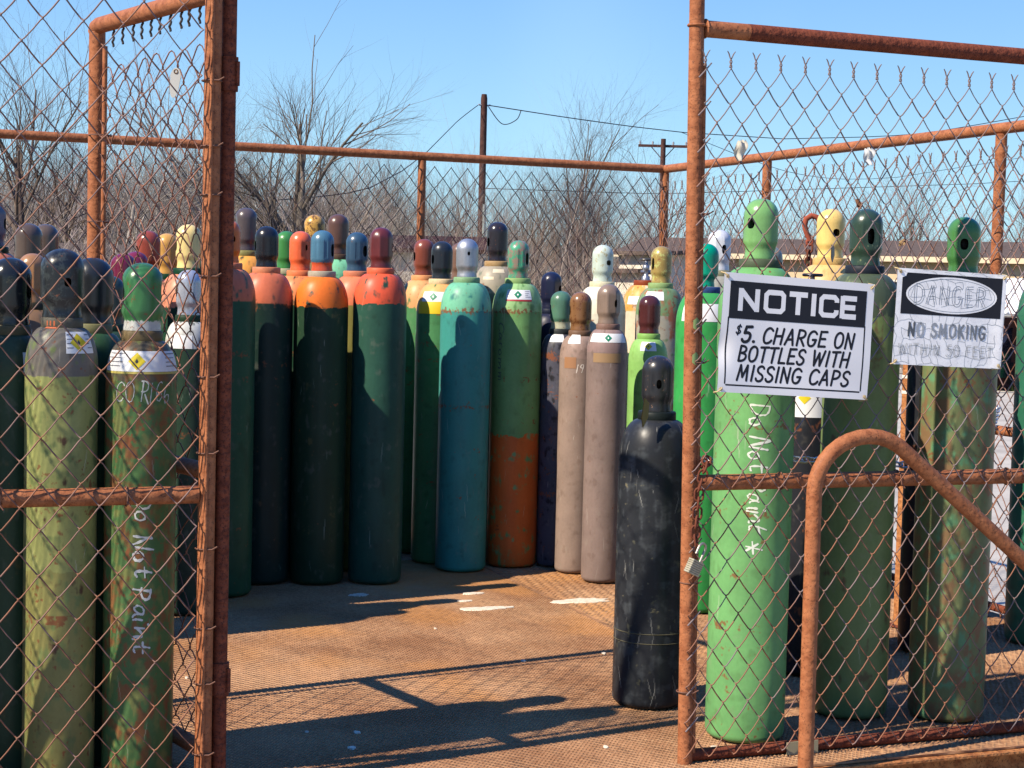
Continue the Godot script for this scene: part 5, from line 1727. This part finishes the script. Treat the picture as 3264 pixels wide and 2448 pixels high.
func build_background():
	# --- brushy winter wood across the back: one mass of bare stems
	var grey := {"wig": 0.16, "up": 0.07, "depth": 4, "kids": [7, 6, 5, 4], "from": [0.25, 0.2, 0.25, 0.3], "spread": 0.75, "short": 1.0, "c1": lin(132, 116, 104), "c2": lin(96, 82, 74)}
	var brush := {"wig": 0.2, "up": 0.1, "depth": 3, "kids": [8, 6, 4], "from": [0.15, 0.2, 0.2], "spread": 0.7, "short": 1.05, "stems": 9, "c1": lin(208, 196, 182), "c2": lin(120, 108, 98)}
	var tpl: Array = []
	for v in 4:
		rng.seed = 300 + v
		var g := Geo.new()
		for s in 9:
			var an := rng.randf() * TAU
			var rad := rng.randf() * 1.1
			var off := Vector3(cos(an), 0, sin(an)) * rad
			branch(g, g, off, (Vector3.UP + off * rng.randf_range(0.1, 0.5)).normalized(), rng.randf_range(1.5, 2.5), 0.03, 1, brush)
		tpl.append(g.mesh())
	for v in 4:
		rng.seed = 400 + v
		var mm := MultiMesh.new()
		mm.transform_format = MultiMesh.TRANSFORM_3D
		mm.mesh = tpl[v]
		var tf: Array = []
		for k in 66:
			var z := lerpf(62, 112, pow(rng.randf(), 0.8))
			var x := rng.randf_range(-0.42, 0.42) * z
			var s := rng.randf_range(0.9, 1.5) * (1.0 + (z - 62) * 0.006)
			if x / z < -0.065: s *= 1.3
			else: s *= 0.78
			var y := GROUND + 2.6 * smoothstep(72, 130, z) - 0.05
			tf.append(Transform3D(Basis(Vector3.UP, rng.randf() * TAU).scaled(Vector3(s * 1.25, s, s * 1.25)), W(x, y, z)))
		# nearer scrub behind the left half and at the right end
		for k in 13:
			var z := rng.randf_range(24, 44)
			var x := rng.randf_range(-0.36, -0.03) * z
			var s := rng.randf_range(0.55, 0.85)
			tf.append(Transform3D(Basis(Vector3.UP, rng.randf() * TAU).scaled(Vector3(s * 1.4, s, s * 1.4)), W(x, GROUND, z)))
		mm.use_colors = true
		mm.instance_count = tf.size()
		for k in tf.size():
			mm.set_instance_transform(k, tf[k])
			var tn := rng.randf_range(0.55, 1.35)
			mm.set_instance_color(k, Color(tn * rng.randf_range(0.94, 1.08), tn, tn * rng.randf_range(0.9, 1.12)))
		var mi := MultiMeshInstance3D.new()
		mi.multimesh = mm
		mi.material_override = mats["twig"]
		mi.name = numbered("woods")
		add_child(mi)
		tag(mi, "dense brown bare brush and young trees along the back of the yard", "woods", "", "stuff")
	# taller young trees standing in the same wood
	var tall: Dictionary = grey.duplicate()
	tall.kids = [8, 6, 5, 4]; tall.spread = 0.6; tall.up = 0.1; tall.c1 = lin(172, 160, 150); tall.c2 = lin(104, 94, 90)
	for v in 3:
		rng.seed = 450 + v
		var g := Geo.new()
		branch(g, g, Vector3.ZERO, Vector3(0.05, 1, 0).normalized(), 3.6, 0.07, 0, tall)
		var mm := MultiMesh.new()
		mm.transform_format = MultiMesh.TRANSFORM_3D
		mm.mesh = g.mesh()
		var tf: Array = []
		for k in 24:
			var z := rng.randf_range(46, 96)
			var x := rng.randf_range(-0.40, -0.02) * z if k % 3 != 0 else rng.randf_range(-0.02, 0.36) * z
			if x / z > 0.06 and z < 72: z = 78.0 + k * 0.3
			var s := rng.randf_range(0.7, 1.1) * (z / 62.0 * 0.5 + 0.5)
			tf.append(Transform3D(Basis(Vector3.UP, rng.randf() * TAU).scaled(Vector3(s, s, s)), W(x, GROUND + 2.6 * smoothstep(72, 130, z), z)))
		mm.use_colors = true
		mm.instance_count = tf.size()
		for k in tf.size():
			mm.set_instance_transform(k, tf[k])
			var tn := rng.randf_range(0.55, 1.35)
			mm.set_instance_color(k, Color(tn * rng.randf_range(0.94, 1.08), tn, tn * rng.randf_range(0.9, 1.12)))
		var mi := MultiMeshInstance3D.new()
		mi.multimesh = mm
		mi.material_override = mats["twig"]
		mi.name = numbered("woods")
		add_child(mi)
		tag(mi, "slender bare young trees standing in the wood behind the yard", "woods", "", "stuff")
	# --- trees one can tell apart
	var big: Dictionary = grey.duplicate()
	big.c1 = lin(136, 124, 112); big.c2 = lin(92, 82, 74)
	big.kids = [7, 7, 6, 5]
	big.spread = 0.7
	tree("bare_tree", "dark trunked bare tree with a fan of upright twigs left of centre", W(-5.05, GROUND, 40), 6.2, 0.19, big, 501)
	var snag: Dictionary = grey.duplicate()
	snag.kids = [3, 3, 3, 2]; snag.depth = 3; snag.lean = Vector3(-0.25, 0, 0.1); snag.spread = 0.7; snag.c1 = lin(150, 132, 112)
	tree("bare_tree", "broken snag leaning left with few branches above the back rail", W(-5.3, GROUND, 42), 8.6, 0.10, snag, 502)
	var pale: Dictionary = grey.duplicate()
	pale.c1 = lin(196, 186, 176); pale.c2 = lin(150, 140, 132); pale.kids = [8, 6, 5, 4]
	tree("bare_tree", "pale barked bare tree just right of the gate post", W(-8.6, GROUND, 50), 9.6, 0.13, pale, 503)
	var left: Dictionary = grey.duplicate()
	left.kids = [8, 7, 5, 4]
	tree("bare_tree", "tall bare tree rising at the left edge", W(-13.6, GROUND, 46), 9.6, 0.15, left, 504)
	tree("bare_tree", "pale bare tree seen through the mesh of the left panel", W(-10.2, GROUND, 44), 6.6, 0.09, pale, 505)
	tree("bare_tree", "wide bare tree behind the gate leaf", W(-10.6, GROUND, 58), 7.6, 0.13, left, 506)
	var thin: Dictionary = grey.duplicate()
	thin.kids = [8, 6, 5, 4]; thin.c1 = lin(128, 118, 108)
	tree("bare_tree", "bare tree right of the tall utility pole", W(0.95, GROUND + 0.3, 84), 8.2, 0.12, thin, 507)
	tree("bare_tree", "highest bare tree left of the pole with a crossarm", W(3.6, GROUND + 0.3, 84), 10.2, 0.17, thin, 508)
	tree("bare_tree", "bare tree behind the crossarm pole", W(7.4, GROUND + 0.4, 88), 8.8, 0.15, thin, 509)
	tree("bare_tree", "slim bare tree seen through the right mesh past the cream cap", W(15.6, GROUND + 0.2, 74), 7.0, 0.10, thin, 510)
	tree("bare_tree", "bare tree at the far right beyond the side fence post", W(20.8, GROUND, 66), 5.8, 0.12, thin, 511)
	tree("bare_tree", "low bare tree between the far left trees", W(-16.2, GROUND, 60), 7.2, 0.13, left, 512)
	# --- shrubs close behind the back fence
	var sh := {"wig": 0.22, "up": 0.05, "depth": 3, "kids": [6, 5, 4], "from": [0.2, 0.2, 0.2], "spread": 0.8, "short": 1.0, "stems": 10, "c1": lin(216, 196, 176), "c2": lin(150, 118, 102)}
	tree("bare_shrub", "pale stemmed bare shrub behind the small navy cylinder", W(0.35, GROUND, 13.2), 2.7, 0.012, sh, 520, "bare shrubs behind the back fence")
	sh.c1 = lin(150, 112, 104); sh.c2 = lin(122, 84, 80)
	tree("bare_shrub", "reddish bare shrub behind the cream capped and taupe cylinders", W(0.95, GROUND, 15.0), 2.3, 0.012, sh, 521, "bare shrubs behind the back fence")
	sh.c1 = lin(162, 146, 112); sh.c2 = lin(112, 100, 76)
	tree("bare_shrub", "dry yellowish shrub behind the rust brown cap", W(-0.75, GROUND, 14.5), 2.0, 0.012, sh, 522, "bare shrubs behind the back fence")
	sh.c1 = lin(128, 106, 92); sh.c2 = lin(96, 78, 70)
	tree("bare_shrub", "brown bare shrub behind the maroon cap", W(-1.5, GROUND, 16.0), 2.2, 0.012, sh, 523, "bare shrubs behind the back fence")
	tree("bare_shrub", "brown bare shrub behind the blue and orange caps", W(-2.3, GROUND, 17.0), 2.4, 0.012, sh, 524, "bare shrubs behind the back fence")
	tree("bare_shrub", "tangled bare shrub between the crossarm pole and the cream house", W(1.7, GROUND, 17.5), 2.2, 0.012, sh, 525, "bare shrubs behind the back fence")
	# --- white planks standing behind the shrub
	rng.seed = 9
	var o := thing("plank_fence", "short run of weathered cream planks behind the small cylinders", "fence", W(0.30, GROUND, 14.0), YAW)
	for k in 5:
		var g := Geo.new()
		var hh := 1.52 + rng.randf_range(-0.12, 0.1)
		g.box(Vector3(k * 0.052, 0, -0.012), Vector3(k * 0.052 + 0.045, hh, 0.012), Transform3D.IDENTITY, 0.003)
		obj("plank", g.mesh(), mat("cream_plank", lin(232, 222, 196), 0.85), o)
	var rl := Geo.new()
	rl.box(Vector3(-0.03, 0.7, -0.05), Vector3(0.29, 0.78, -0.0125))
	obj("rail", rl.mesh(), mat("cream_plank", Color.WHITE), o)
	build_poles()
	build_houses()

func build_poles():
	var wood := tri_mat("pole_wood", mottle(256, lin(104, 72, 64), lin(70, 48, 46), lin(44, 32, 32), 0.4, 0.35, 110), 0.8, 0.9)
	var o := thing("utility_pole", "tall brown wooden utility pole with a grey conduit behind the middle cylinders", "utility pole", W(-1.49, GROUND, 73))
	var g := Geo.new()
	g.tube(PackedVector3Array([Vector3.ZERO, Vector3(0.0, 4, 0), Vector3(0, 9.6, 0), Vector3(0, 9.78, 0)]), PackedFloat32Array([0.17, 0.155, 0.14, 0.11]), 14)
	obj("shaft", g.mesh(), wood, o)
	g = Geo.new()
	g.pipe(Vector3(0.05, 0, 0.22), Vector3(0.05, 5.1, 0.22), 0.075, 10)
	obj("conduit", g.mesh(), mat("conduit", lin(176, 190, 188), 0.5, 0.3), o)
	for s in [-1.0, 1.0]:
		g = Geo.new()
		g.pipe(Vector3(s * 0.14, 9.3, 0.05), Vector3(s * 0.27, 9.33, 0.05), 0.035, 8)
		obj("insulator", g.mesh(), mat("insulator", lin(170, 170, 176), 0.3), o)
	o = thing("utility_pole", "far utility pole with a wooden crossarm above the back corner", "utility pole", W(7.05, GROUND, 83))
	g = Geo.new()
	g.tube(PackedVector3Array([Vector3.ZERO, Vector3(0, 8.95, 0)]), PackedFloat32Array([0.16, 0.12]), 12)
	obj("shaft", g.mesh(), wood, o)
	g = Geo.new()
	g.box(Vector3(-1.2, 8.55, -0.19), Vector3(1.2, 8.68, -0.125), Transform3D(Basis(Vector3.UP, YAW), Vector3.ZERO), 0.01)
	obj("crossarm", g.mesh(), wood, o)
	for s in [-1.0, 1.0]:
		g = Geo.new()
		g.pipe(Vector3(s * 0.55, 8.56, -0.21).rotated(Vector3.UP, YAW), Vector3(s * 0.05, 8.0, -0.17).rotated(Vector3.UP, YAW), 0.025, 6)
		obj("brace", g.mesh(), wood, o)
	for x in [-1.12, -0.5, 0.5, 1.12]:
		g = Geo.new()
		g.tube(PackedVector3Array([Vector3(x, 8.68, -0.16).rotated(Vector3.UP, YAW), Vector3(x, 8.76, -0.16).rotated(Vector3.UP, YAW), Vector3(x, 8.84, -0.16).rotated(Vector3.UP, YAW)]), PackedFloat32Array([0.03, 0.06, 0.03]), 8)
		obj("insulator", g.mesh(), mats["insulator"], o)
	var wire := mat("cable", lin(40, 40, 48), 0.7)
	wires("overhead_wire", "sagging overhead wire from the tall pole to the right", [W(-1.25, 8.86, 73), W(2.89, 8.54, 75), W(7.73, 8.56, 80), W(13.17, 8.82, 85), W(18.1, 9.46, 90), W(22.94, 10.29, 95), W(30, 11.9, 100)], 0.022, wire)
	wires("overhead_wire", "service drop wire slanting down left from the tall pole", [W(-1.75, 8.86, 73), W(-2.56, 7.82, 70), W(-3.22, 5.81, 60), W(-4.3, 4.0, 50), W(-6.0, 3.2, 42)], 0.016, wire)
	wires("overhead_wire", "low level wire from the tall pole to the right", [W(-1.3, 5.34, 73), W(4.74, 5.68, 80), W(9.2, 6.06, 85), W(25.29, 7.48, 95), W(34, 8.4, 100)], 0.018, wire)
	wires("overhead_wire", "thin upper wire over the cream house at right", [W(7.9, 8.84, 83), W(14, 7.2, 86), W(20, 7.4, 90), W(28, 9.0, 95)], 0.014, wire)
	wires("jumper_wire", "short loop of wire beside the top of the tall pole", [W(-1.3, 8.8, 72.9), W(-0.7, 8.1, 73), W(-0.1, 8.3, 73.2), W(0.1, 8.75, 73.5)], 0.02, wire)

func wires(called: String, label: String, pts: Array, r: float, m: Material):
	var c := Curve3D.new()
	for i in pts.size():
		var d: Vector3 = (pts[mini(i + 1, pts.size() - 1)] - pts[maxi(i - 1, 0)]) / 6.0
		c.add_point(pts[i], -d, d)
	var p := c.tessellate(5, 2)
	var rr := PackedFloat32Array()
	rr.resize(p.size())
	rr.fill(r)
	var g := Geo.new()
	g.tube(p, rr, 6)
	tag(obj(called, g.mesh(), m), label, "wire", "overhead wires")

func house(called: String, label: String, at: Vector3, turn: float, L: float, D: float, eave: float, ridge: float, wall: Material, roof: Material, wins: Array, gable_to_front := false) -> Node3D:
	# gabled building, ridge along x; front face towards +z
	var o := thing(called, label, "building", at, turn)
	var g := Geo.new()
	var hx := L / 2
	var hz := D / 2
	g.face([Vector3(-hx, 0, hz), Vector3(hx, 0, hz), Vector3(hx, eave, hz), Vector3(-hx, eave, hz)], Vector3(0, 0, 1))
	g.face([Vector3(hx, 0, -hz), Vector3(-hx, 0, -hz), Vector3(-hx, eave, -hz), Vector3(hx, eave, -hz)], Vector3(0, 0, -1))
	for s in [-1.0, 1.0]:
		var q := [Vector3(s * hx, 0, hz), Vector3(s * hx, 0, -hz), Vector3(s * hx, eave, -hz), Vector3(s * hx, ridge, 0), Vector3(s * hx, eave, hz)]
		if s < 0: q.reverse()
		g.face(q, Vector3(s, 0, 0))
	obj("wall", g.mesh(), wall, o)
	g = Geo.new()
	var sl := (ridge - eave) / hz
	for s in [-1.0, 1.0]:
		var a := Vector3(-hx - 0.3, eave - 0.35 * sl + 0.02, s * (hz + 0.35))
		var b := Vector3(hx + 0.3, eave - 0.35 * sl + 0.02, s * (hz + 0.35))
		var c := Vector3(hx + 0.3, ridge + 0.02, 0)
		var d := Vector3(-hx - 0.3, ridge + 0.02, 0)
		var up := Vector3(0, 0.12, 0)
		var nn := Vector3(0, hz, s * (ridge - eave)).normalized()
		var q := [a + up, b + up, c + up, d + up]
		if s < 0: q.reverse()
		g.face(q, nn)
		var q2 := [d, c, b, a]
		if s < 0: q2.reverse()
		g.face(q2, -nn)
		var q3 := [a, b, b + up, a + up]
		if s < 0: q3.reverse()
		g.face(q3, Vector3(0, 0, s))
		for e in [[a, d, -1.0], [b, c, 1.0]]:
			var q4 := [e[0], e[1], e[1] + up, e[0] + up]
			g.face(q4, Vector3(e[2], 0, 0))
	obj("roof", g.mesh(), roof, o)
	mat("white_trim", lin(244, 238, 226), 0.6)
	g = Geo.new()
	if called == "long_house": g.box(Vector3(-hx - 0.3, eave - 0.35 * sl - 0.06, hz + 0.352), Vector3(hx + 0.3, eave - 0.35 * sl + 0.12, hz + 0.39))
	if called == "long_house": obj("fascia", g.mesh(), mat("cream_trim", lin(246, 226, 190), 0.6), o)
	for wv in wins:
		g = Geo.new()
		g.box(Vector3(wv[0] - wv[2] / 2, wv[1], hz + 0.002), Vector3(wv[0] + wv[2] / 2, wv[1] + wv[3], hz + 0.05), Transform3D.IDENTITY, 0.01)
		var wo := obj("window", g.mesh(), mats["white_trim"], o)
		g = Geo.new()
		g.box(Vector3(wv[0] - wv[2] / 2 + 0.06, wv[1] + 0.06, hz + 0.048), Vector3(wv[0] + wv[2] / 2 - 0.06, wv[1] + wv[3] - 0.06, hz + 0.054))
		obj("pane", g.mesh(), mat("dark_glass", lin(40, 46, 52), 0.1), wo)
	return o

func build_houses():
	var cream := tri_mat("cream_wall", mottle(256, lin(240, 214, 176), lin(226, 198, 160), lin(190, 160, 128), 0.3, 0.25, 120), 0.5, 0.85)
	var cream2 := tri_mat("white_wall", mottle(256, lin(250, 240, 222), lin(236, 222, 200), lin(200, 184, 160), 0.3, 0.25, 123), 0.5, 0.85)
	var shingle := tri_mat("shingle", mottle(512, lin(112, 98, 90), lin(90, 78, 72), lin(62, 54, 52), 0.5, 0.35, 126), 0.5, 0.95)
	var brown := tri_mat("brown_roof", mottle(256, lin(78, 52, 50), lin(62, 42, 42), lin(44, 32, 32), 0.5, 0.3, 129), 0.5, 0.9)
	var c := W(11.6, GROUND, 62)
	house("long_house", "long cream house with a grey brown roof behind the right panel", c, YAW - 0.4, 14.0, 6.0, 2.95, 3.5, cream, shingle, [[-3.0, 1.0, 1.2, 1.2], [2.5, 1.0, 1.6, 1.2]])
	house("white_shed", "white block walled shed at the left end of the long cream house", W(4.85, GROUND, 56), YAW - 0.75, 1.9, 2.2, 2.78, 2.84, cream2, shingle, [])
	house("white_shed", "lower white lean to beside the block walled shed", W(4.15, GROUND, 56.5), YAW - 0.75, 1.4, 2.0, 2.2, 2.26, cream2, shingle, [])
	house("brown_shed", "pale walled shed with a dark red brown roof behind the silver cap", W(-2.75, GROUND, 50), YAW - 0.05, 3.6, 3.0, 2.62, 2.95, cream2, brown, [[1.2, 1.0, 0.6, 0.8]])
	house("pale_house", "bluish white house low behind the gate mesh", W(-9.0, GROUND, 34), YAW + 0.5, 3.6, 3.0, 1.75, 2.2, mat("bluewhite", lin(206, 210, 220), 0.8), shingle, [[-0.6, 0.9, 0.5, 0.4]])
	# --- white ribbed carport at the right edge, a dark van under it
	var o := thing("carport", "white ribbed metal carport roof on dark posts at the right edge", "carport", W(10.6, GROUND, 31), YAW)
	var g := Geo.new()
	var tilt := Transform3D(Basis(Vector3(1, 0, 0), 0.62), Vector3(0, 1.72, 0.2))
	g.box(Vector3(-2.2, 0, -0.55), Vector3(2.6, 0.05, 0.55), tilt)
	obj("roof", g.mesh(), mat("white_metal", lin(246, 246, 244), 0.5), o)
	for k in 25:
		g = Geo.new()
		g.box(Vector3(-2.2 + k * 0.19, 0.051, -0.55), Vector3(-2.2 + k * 0.19 + 0.035, 0.075, 0.55), tilt)
		obj("roof_rib", g.mesh(), mats["white_metal"], o)
	g = Geo.new()
	g.box(Vector3(-2.2, 0, -0.6), Vector3(2.6, 1.35, -0.5))
	obj("back_wall", g.mesh(), mats["brown_roof"], o)
	for x in [-2.1, 0.3, 2.5]:
		g = Geo.new()
		g.box(Vector3(x - 0.04, 0, 0.42), Vector3(x + 0.04, 1.42, 0.5))
		obj("carport_post", g.mesh(), mats["pole_wood"], o)
	dark_van(W(9.55, GROUND, 33.2), YAW + 0.9)
	# --- green wheeled bin
	o = thing("green_bin", "green plastic bin on the grass at the right edge", "bin", W(9.62, GROUND, 31.6), YAW)
	g = Geo.new()
	g.lathe(PackedVector2Array([Vector2(0.001, 0.0), Vector2(0.20, 0.0), Vector2(0.22, 0.04), Vector2(0.27, 0.58), Vector2(0.29, 0.6), Vector2(0.29, 0.64), Vector2(0.27, 0.66), Vector2(0.14, 0.72), Vector2(0.001, 0.74)]), 24, Vector3.ZERO, null, func(th: float, _y: float): return 1.0 + 0.05 * cos(th * 4.0))
	obj("bin_body", g.mesh(), mat("green_plastic", lin(20, 150, 84), 0.45), o)
	g = Geo.new()
	g.ring(Vector3(0, 0.62, 0), Vector3.UP, 0.285, 0.02, 20, 6)
	obj("rim", g.mesh(), mats["green_plastic"], o)
	var gg := Geo.new()
	rng.seed = 61
	for k in 900:
		var p := W(rng.randf_range(8.6, 13.0), GROUND, rng.randf_range(31.0, 36.0)) 
		var hgt := rng.randf_range(0.08, 0.24)
		var dd := Vector3(rng.randf_range(-0.5, 0.5), 1, rng.randf_range(-0.5, 0.5)) * hgt
		gg.color = lin(104, 122, 54).lerp(lin(158, 142, 84), rng.randf())
		var a := rng.randf() * TAU
		var wv := Vector3(cos(a), 0, sin(a)) * 0.025
		gg.face([p - wv, p + wv, p + dd], Vector3(sin(a), 0.4, cos(a)).normalized())
	tag(obj("grass", gg.mesh(), mats["twig"]), "short green grass beside the bin at the right edge", "grass", "", "stuff")

func dark_van(at: Vector3, turn: float):
	var o := thing("dark_car", "dark car parked under the white carport", "car", at, turn)
	var prof := [Vector2(-2.0, 0.25), Vector2(2.0, 0.25), Vector2(2.05, 0.7), Vector2(1.2, 0.85), Vector2(0.6, 1.32), Vector2(-1.3, 1.36), Vector2(-1.85, 0.9), Vector2(-2.05, 0.8)]
	var g := Geo.new()
	var fr: Array = []
	var bk: Array = []
	for p in prof:
		fr.append(Vector3(p.x, p.y, 0.82)); bk.append(Vector3(p.x, p.y, -0.82))
	for i in prof.size():
		var j := (i + 1) % prof.size()
		var e: Vector2 = prof[j] - prof[i]
		g.face([fr[j], fr[i], bk[i], bk[j]], Vector3(e.y, -e.x, 0).normalized())
	g.face(fr, Vector3(0, 0, 1))
	bk.reverse()
	g.face(bk, Vector3(0, 0, -1))
	obj("body", g.mesh(), mat("car_paint", lin(36, 38, 50), 0.2), o)
	for s in [-1.0, 1.0]:
		g = Geo.new()
		var q := [Vector3(0.95, 0.9, s * 0.823), Vector3(0.5, 1.25, s * 0.823), Vector3(-1.2, 1.28, s * 0.823), Vector3(-1.55, 0.92, s * 0.823)]
		if s > 0: q.reverse()
		g.face(q, Vector3(0, 0, s))
		obj("window", g.mesh(), mat("car_glass", lin(60, 84, 92), 0.08), o)
		for x in [-1.3, 1.3]:
			g = Geo.new()
			g.lathe(PackedVector2Array([Vector2(0.01, 0.0), Vector2(0.2, 0.01), Vector2(0.3, 0.0), Vector2(0.31, 0.03), Vector2(0.31, 0.17), Vector2(0.3, 0.2), Vector2(0.01, 0.19)]), 20)
			var wo := obj("wheel", g.mesh(), mat("tyre", lin(30, 30, 32), 0.9), o)
			wo.rotation.x = PI / 2
			wo.position = Vector3(x, 0.31, s * 0.75 - 0.1)
	g = Geo.new()
	g.box(Vector3(-1.3, 1.362, -0.7), Vector3(0.55, 1.40, 0.7), Transform3D.IDENTITY, 0.02)
	obj("roof_panel", g.mesh(), mats["white_metal"], o)
